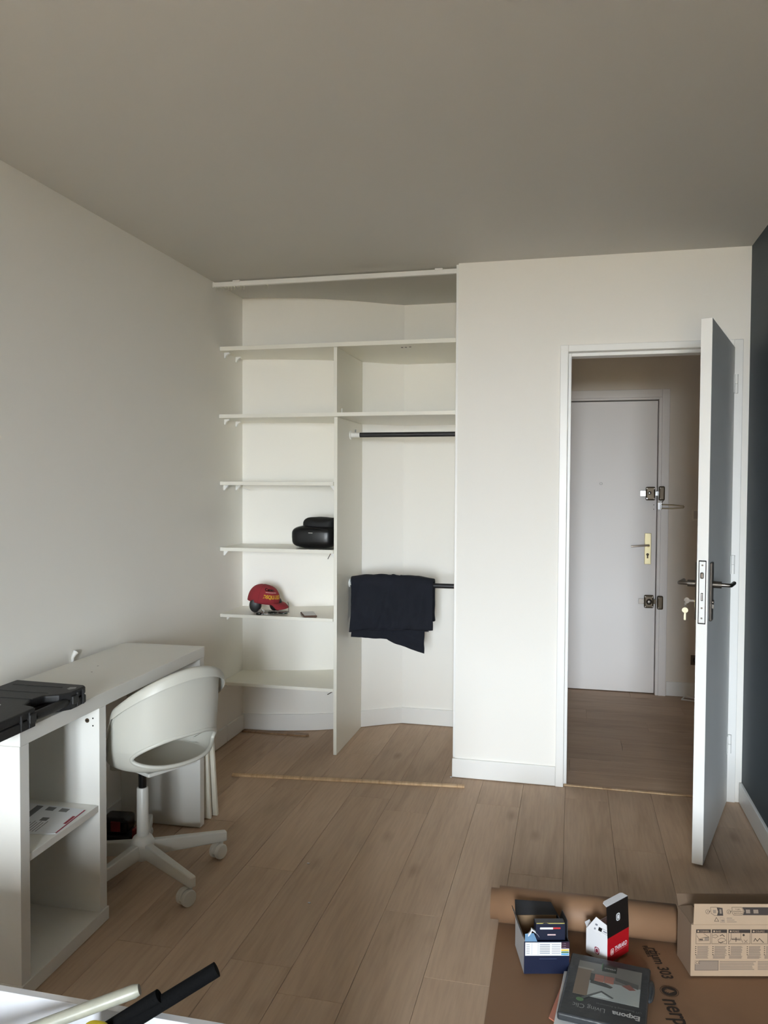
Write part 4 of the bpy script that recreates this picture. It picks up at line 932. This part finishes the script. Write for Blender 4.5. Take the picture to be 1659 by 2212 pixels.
# ---- floor sample pack
ex_a = math.radians(-7.5)
pk = thing('sample_pack', 'grey plastic wrapped flooring brochure pack on top of white sheets', 'brochure pack', (1.965, -1.605, 0.009), ex_a)
M_PK = mat('charcoal_wrap', (54, 57, 60), 0.35, var=0.25, vscale=30, bump=0.5, bscale=60)
Lw, Ll = 0.224, 0.292
def pkf(q): return q+Vector((0.002*noise.noise(q*25), 0.002*noise.noise(q*25+Vector((9, 0, 0))), 0.0012*noise.noise(q*30)))
mb = MB()
nx_, ny_ = 22, 28
def ptop(u, v):
    x = -Lw/2+Lw*u; y = -Ll/2+Ll*v
    return pkf(Vector((x, y, 0.030)))
mb.box(-Lw/2, Lw/2, -Ll/2, Ll/2, 0.008, 0.030)
mb.done('wrapped_stack', M_PK, pk, bevel=0.006, seg=3)
MB().box(-Lw/2-0.010, Lw/2-0.02, -Ll/2-0.014, Ll/2-0.02, 0.0045, 0.0075, Matrix.Rotation(0.03, 4, 'Z')).done('white_sheets', M_PAPER, pk)
MB().prism([(-Lw/2-0.022, -Ll/2+0.010), (-Lw/2+0.03, -Ll/2-0.022), (-Lw/2+0.05, -Ll/2+0.03), (-Lw/2-0.002, Ll/2-0.01), (-Lw/2+0.006, Ll/2+0.012), (-Lw/2-0.012, Ll/2+0.008), (-Lw/2-0.012, 0.0)], 0.0005, 0.004).done('copper_foil', mat('copper_foil', (190, 120, 98), 0.4), pk)
MB().superell((Lw/2-0.004, 0.055, 0.016), (0.018, 0.05, 0.010), 0.7, 0.7, 24, 10, pkf).done('wrap_tail', M_PK, pk, smooth=179)
# cover picture: seen upside down from the camera. picture coords u right, v away
ZPK = 0.0304
def pic(name, m, x0, x1, y0, y1, k=1): return MB().box(x0, x1, y0, y1, ZPK, ZPK+0.0003*k).done(name, m, pk)
pic('cover_photo', mat('photo_wall', (120, 120, 116), 0.35), -0.084, 0.090, -0.050, 0.112)
pic('photo_floor', mat('photo_floor', (164, 172, 172), 0.3), -0.046, 0.090, -0.050, 0.030, 2)
pic('photo_shelf', mat('photo_tan', (122, 108, 94), 0.4), -0.084, -0.046, -0.050, 0.072, 2)
pic('photo_ledge', mat('photo_pale', (150, 146, 138), 0.4), -0.084, -0.040, 0.072, 0.080, 2)
for i in range(2):
    for j in range(2): pic('photo_armchair', mat('photo_pink', (160, 112, 100), 0.5), -0.034+0.027*i, -0.009+0.027*i, 0.026+0.017*j, 0.041+0.017*j, 3)
pic('photo_armchair_side', mat('photo_dark', (78, 80, 78), 0.5), -0.046, -0.035, 0.024, 0.058, 3)
MB().prism([(-0.044, 0.012), (0.012, 0.004), (0.018, 0.012), (-0.004, 0.024), (-0.044, 0.026)], ZPK+0.0006, ZPK+0.0009).done('photo_rug', mat('photo_dark', (78, 80, 78), 0.5), pk)
MB().prism([(0.040, 0.028), (0.062, 0.014), (0.078, 0.020), (0.060, 0.040)], ZPK+0.0006, ZPK+0.0009).done('photo_bag', mat('photo_rose', (140, 96, 88), 0.5), pk)
MB().prism([(0.022, 0.046), (0.084, 0.026), (0.084, 0.048), (0.020, 0.062)], ZPK+0.0003, ZPK+0.0006).done('photo_bench', mat('photo_grey', (96, 96, 94), 0.5), pk)
MB().prism([(-0.060, -0.060), (-0.010, -0.014), (0.024, -0.036), (0.020, -0.040), (-0.010, -0.022), (-0.052, -0.064)], ZPK+0.0006, ZPK+0.0009).done('cover_vee', mat('photo_lead', (86, 90, 92), 0.4), pk)  # grey V shape laid over the cover picture
MB().prism([(-0.010, -0.022), (0.014, -0.042), (-0.032, -0.044)], ZPK+0.0006, ZPK+0.0009).done('cover_wedge', mat('wedge_pale', (196, 208, 208), 0.25), pk)  # pale wedge inside the V shape
pic('maker_label', mat('dark_green_label', (58, 66, 60), 0.5), -0.018, 0.022, 0.080, 0.112, 3)
pic('label_stripe', mat('green_stripe', (80, 130, 80), 0.5), -0.020, -0.018, 0.090, 0.118, 3)
o = MB().lathe([(0.010, ZPK), (0.010, ZPK+0.0004)], 24, Matrix.Translation((-0.062, -0.070, 0)) @ Matrix.Diagonal((1, 0.8, 1, 1))).done('green_seal', mat('seal_green', (96, 130, 92), 0.5), pk)
tmx = lambda x, y: frame((x, y, ZPK+0.0006), (-1, 0, 0), (0, -1, 0))
M_TXT = mat('silver_print', (196, 198, 198), 0.5); M_TXG = mat('dim_print', (120, 122, 124), 0.5)
text('lettering', 'EMERALD', 0.0085, M_TXT, pk, Matrix.Translation((0, 0, 0.0008)) @ tmx(0.019, 0.098), 'LEFT', 0, 0, 0.85)
text('lettering', 'Expona', 0.026, M_TXT, pk, tmx(0.096, -0.090), 'LEFT', 0.0008, 0, 0.92)
text('lettering', 'Living Clic', 0.026, mat('silver_print2', (168, 170, 172), 0.5), pk, tmx(0.008, -0.090), 'LEFT', -0.0002, 0, 0.80)
text('lettering', 'LVT Bodenbelag & Accessoires', 0.0105, M_TXG, pk, tmx(0.098, -0.070), 'LEFT', 0, 0, 0.88)

# ---- cardboard instruction box
kb2 = thing('instruction_carton', 'open brown cardboard box printed with instruction pictures beside the paper roll', 'box', (2.209, -1.436, 0.009), math.radians(13.6))
Wk, Dk, Hk = 0.400, 0.105, 0.152
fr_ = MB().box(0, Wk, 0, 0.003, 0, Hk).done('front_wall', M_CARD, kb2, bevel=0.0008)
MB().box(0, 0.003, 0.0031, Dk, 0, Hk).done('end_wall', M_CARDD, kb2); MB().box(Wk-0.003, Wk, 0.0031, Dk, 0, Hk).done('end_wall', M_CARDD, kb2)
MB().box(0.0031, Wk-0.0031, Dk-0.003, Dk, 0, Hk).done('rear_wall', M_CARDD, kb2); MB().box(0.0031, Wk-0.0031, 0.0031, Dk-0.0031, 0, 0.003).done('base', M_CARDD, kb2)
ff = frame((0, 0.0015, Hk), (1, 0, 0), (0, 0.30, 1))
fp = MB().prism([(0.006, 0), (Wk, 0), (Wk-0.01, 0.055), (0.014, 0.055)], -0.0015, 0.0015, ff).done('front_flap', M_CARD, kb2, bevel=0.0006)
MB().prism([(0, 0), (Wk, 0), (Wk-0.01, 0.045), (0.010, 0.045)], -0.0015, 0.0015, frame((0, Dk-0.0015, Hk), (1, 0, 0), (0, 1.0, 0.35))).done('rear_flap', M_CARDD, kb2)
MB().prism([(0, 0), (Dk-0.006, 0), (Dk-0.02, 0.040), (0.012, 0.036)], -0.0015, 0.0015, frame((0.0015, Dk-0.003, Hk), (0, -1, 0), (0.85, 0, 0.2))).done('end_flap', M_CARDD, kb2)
cmx = frame((0, -0.0002, 0), (1, 0, 0), (0, 0, 1))
def cpr(name, x0, x1, z0, z1, m=M_INK, par=fr_, mt=cmx, k=1): return MB().box(x0, x1, z0, z1, 0.0, 0.0003*k, mt).done(name, m, par)
def cline(name, pts, m=M_INK, par=fr_, mt=cmx, w=0.0009):
    mb = MB()
    for p, q in zip(pts, pts[1:]):
        p, q = Vector((p[0], p[1], 0)), Vector((q[0], q[1], 0)); d = (q-p).normalized(); nn = Vector((-d.y, d.x, 0))*w/2
        mb.poly([mt @ (v+Vector((0, 0, 0.0004))) for v in (p-nn-d*w/2, q-nn+d*w/2, q+nn+d*w/2, p+nn-d*w/2)])
    return mb.done(name, m, par, recalc=False)
xs = [(0.014, 0.056), (0.060, 0.103), (0.108, 0.171), (0.175, 0.222), (0.227, 0.270)]
for i, (x0, x1) in enumerate(xs):
    z0, z1 = 0.096, 0.138
    cpr('panel_heading', x0, x1, z1-0.010, z1)
    cline('panel_border', [(x0, z0), (x1, z0), (x1, z1), (x0, z1), (x0, z0)])
    MB().lathe([(0.0026, 0.0004), (0.0026, 0.0006)], 14, cmx @ Matrix.Translation((x0+0.006, z1-0.005, 0))).done('number_dot', M_CARD, fr_)
    if i < 4: text('lettering', ['CONSEIL', 'BASE', 'POSEZ', 'COUPEZ'][i], 0.0068, M_CARD, fr_, cmx @ Matrix.Translation((x0+0.011, z1-0.0074, 0.0006)))
cline('drawing', [(0.016, 0.120), (0.022, 0.110), (0.036, 0.114), (0.051, 0.116), (0.051, 0.106), (0.022, 0.104), (0.022, 0.110)]); cline('drawing', [(0.036, 0.126), (0.051, 0.116)]); cpr('drawing_fill', 0.039, 0.050, 0.1065, 0.1145, M_GINK); cpr('drawing_fill', 0.024, 0.034, 0.1065, 0.1095, M_INK)
cline('drawing', [(0.062, 0.121), (0.072, 0.123), (0.078, 0.118), (0.070, 0.113), (0.062, 0.116)]); cline('drawing', [(0.084, 0.120), (0.090, 0.123), (0.096, 0.118)], w=0.002); cline('drawing', [(0.078, 0.108), (0.086, 0.113), (0.096, 0.112), (0.101, 0.106), (0.090, 0.100), (0.080, 0.100), (0.078, 0.108)]); cline('drawing', [(0.080, 0.101), (0.086, 0.099), (0.092, 0.102)], w=0.002)
cline('drawing', [(0.110, 0.100), (0.116, 0.112), (0.144, 0.112), (0.150, 0.100)]); cline('drawing', [(0.116, 0.128), (0.116, 0.112)]); cline('drawing', [(0.144, 0.128), (0.144, 0.112)]); cline('drawing', [(0.118, 0.109), (0.143, 0.108)], w=0.002); cline('drawing', [(0.130, 0.114), (0.130, 0.103)], w=0.002)
cline('drawing', [(0.153, 0.108), (0.163, 0.099)]); cline('drawing', [(0.155, 0.099), (0.163, 0.108)]); MB().lathe([(0.0032, 0.0003), (0.0032, 0.0006)], 14, cmx @ Matrix.Translation((0.152, 0.122, 0))).done('drawing_dot', M_INK, fr_)
cline('drawing', [(0.182, 0.104), (0.186, 0.112), (0.192, 0.104), (0.198, 0.112), (0.210, 0.100)], w=0.0018)
for j, x0 in enumerate((0.014, 0.064, 0.111, 0.164, 0.214)):
    mb = MB()
    for k in range(13):
        L_ = 0.034+0.006*random.random()
        z = 0.089-0.0029*k
        mb.box(x0+0.004*(k < 9), x0+L_, z-0.0018, z, 0.0, 0.0003, cmx)
    mb.done('text_block', M_GINK, fr_)
    mb = MB()
    for k in range(5): mb.box(x0-0.002, x0+0.001, 0.0865-0.0058*k, 0.0885-0.0058*k, 0.0003, 0.0006, cmx)
    mb.done('bullet_marks', M_INK, fr_)
cpr('grey_panel', 0.012, 0.080, 0.018, 0.046, M_GINK); cpr('grey_panel_head', 0.012, 0.024, 0.036, 0.046, M_CARD, k=2)
text('lettering', 'CE', 0.0105, M_INK, fr_, cmx @ Matrix.Translation((0.0135, 0.0372, 0.0007)))
cline('panel_border', [(0.012, 0.018), (0.080, 0.018), (0.080, 0.046), (0.012, 0.046), (0.012, 0.018)])
for x0, x1 in ((0.084, 0.190), (0.195, 0.300)):
    mb = MB()
    for k in range(6): mb.box(x0, x1-0.012*random.random(), 0.019+0.0046*k, 0.0215+0.0046*k, 0.0, 0.0003, cmx)
    mb.done('text_block', M_GINK, fr_)
fx = ff @ Matrix.Translation((0, 0, 0.0017))
def fpr(name, x0, x1, y0, y1, m=M_INK, k=1): return cpr(name, x0, x1, y0, y1, m, fp, fx, k)
for x in (0.050, 0.112):
    mb = MB(); n = 24; ring2(mb, Vector((0, 0, 0)), 0.0052, 0.0060, 0.0)
    for v in mb.bm.verts: v.co = fx @ (v.co+Vector((x, 0.034, 0.0004)))
    mb.done('sorting_mark', M_INK, fp); cline('sorting_mark', [(x-0.002, 0.031), (x+0.001, 0.037)], par=fp, mt=fx); cline('sorting_mark', [(x+0.004, 0.033), (x+0.0075, 0.036)], par=fp, mt=fx, w=0.0015)
cline('sorting_panel', [(0.060, 0.046), (0.076, 0.046), (0.094, 0.044), (0.094, 0.024), (0.070, 0.024), (0.060, 0.030), (0.060, 0.046)], par=fp, mt=fx)
MB().prism([(0.078, 0.045), (0.094, 0.043), (0.094, 0.0245), (0.077, 0.0245), (0.081, 0.034)], 0.0, 0.0003, fx).done('sorting_block', M_INK, fp); fpr('sorting_icon', 0.085, 0.091, 0.029, 0.041, M_GINK, 2); fpr('sorting_icon', 0.066, 0.075, 0.030, 0.039, M_GINK)
cline('sorting_panel', [(0.122, 0.046), (0.150, 0.046), (0.156, 0.036), (0.150, 0.025), (0.126, 0.025), (0.122, 0.030), (0.122, 0.046)], par=fp, mt=fx)
for r, s in enumerate(('RECYCLER', 'SEPAREMENT', 'TUBES')): text('lettering', s, 0.0052, M_INK, fp, fx @ Matrix.Translation((0.139, 0.0275+0.0055*r, 0.0004)), 'CENTER')
MB().prism([(0.152, 0.046), (0.235, 0.046), (0.235, 0.025), (0.152, 0.025), (0.158, 0.036)], 0.0, 0.0003, fx).done('sorting_block', M_INK, fp); fpr('sorting_icon', 0.162, 0.174, 0.030, 0.040, M_GINK, 2); fpr('sorting_icon', 0.184, 0.198, 0.030, 0.040, M_GINK, 2)
cline('recycling_triangle', [(0.068, 0.009), (0.080, 0.009), (0.074, 0.019), (0.068, 0.009)], par=fp, mt=fx, w=0.0012)
cline('bin_mark', [(0.085, 0.006), (0.097, 0.006), (0.097, 0.017), (0.085, 0.019), (0.085, 0.006)], m=M_GINK, par=fp, mt=fx); fpr('bin_icon', 0.088, 0.096, 0.008, 0.013, M_GINK)
for k in range(3): fpr('text_line', 0.104, 0.132-0.006*k, 0.006+0.005*k, 0.008+0.005*k, M_GINK)

# small crumbs of plaster on the floor
for i, (x, y, lab) in enumerate(((0.905, -1.03, 'tiny white plaster crumb on the open floor right of the castors'), (1.000, -1.30, 'tiny white plaster crumb nearest the white open box'), (1.295, -0.010, 'tiny plaster crumb at the closet corner baseboard'))):
    o = MB().superell((0, 0, 0.002), (0.006, 0.004, 0.002), 0.9, 0.9, 8, 5).done('plaster_crumb', M_PAPER, loc=(x, y, 0.0)); tag(o, lab, 'crumb', 'plaster crumbs on the floor')
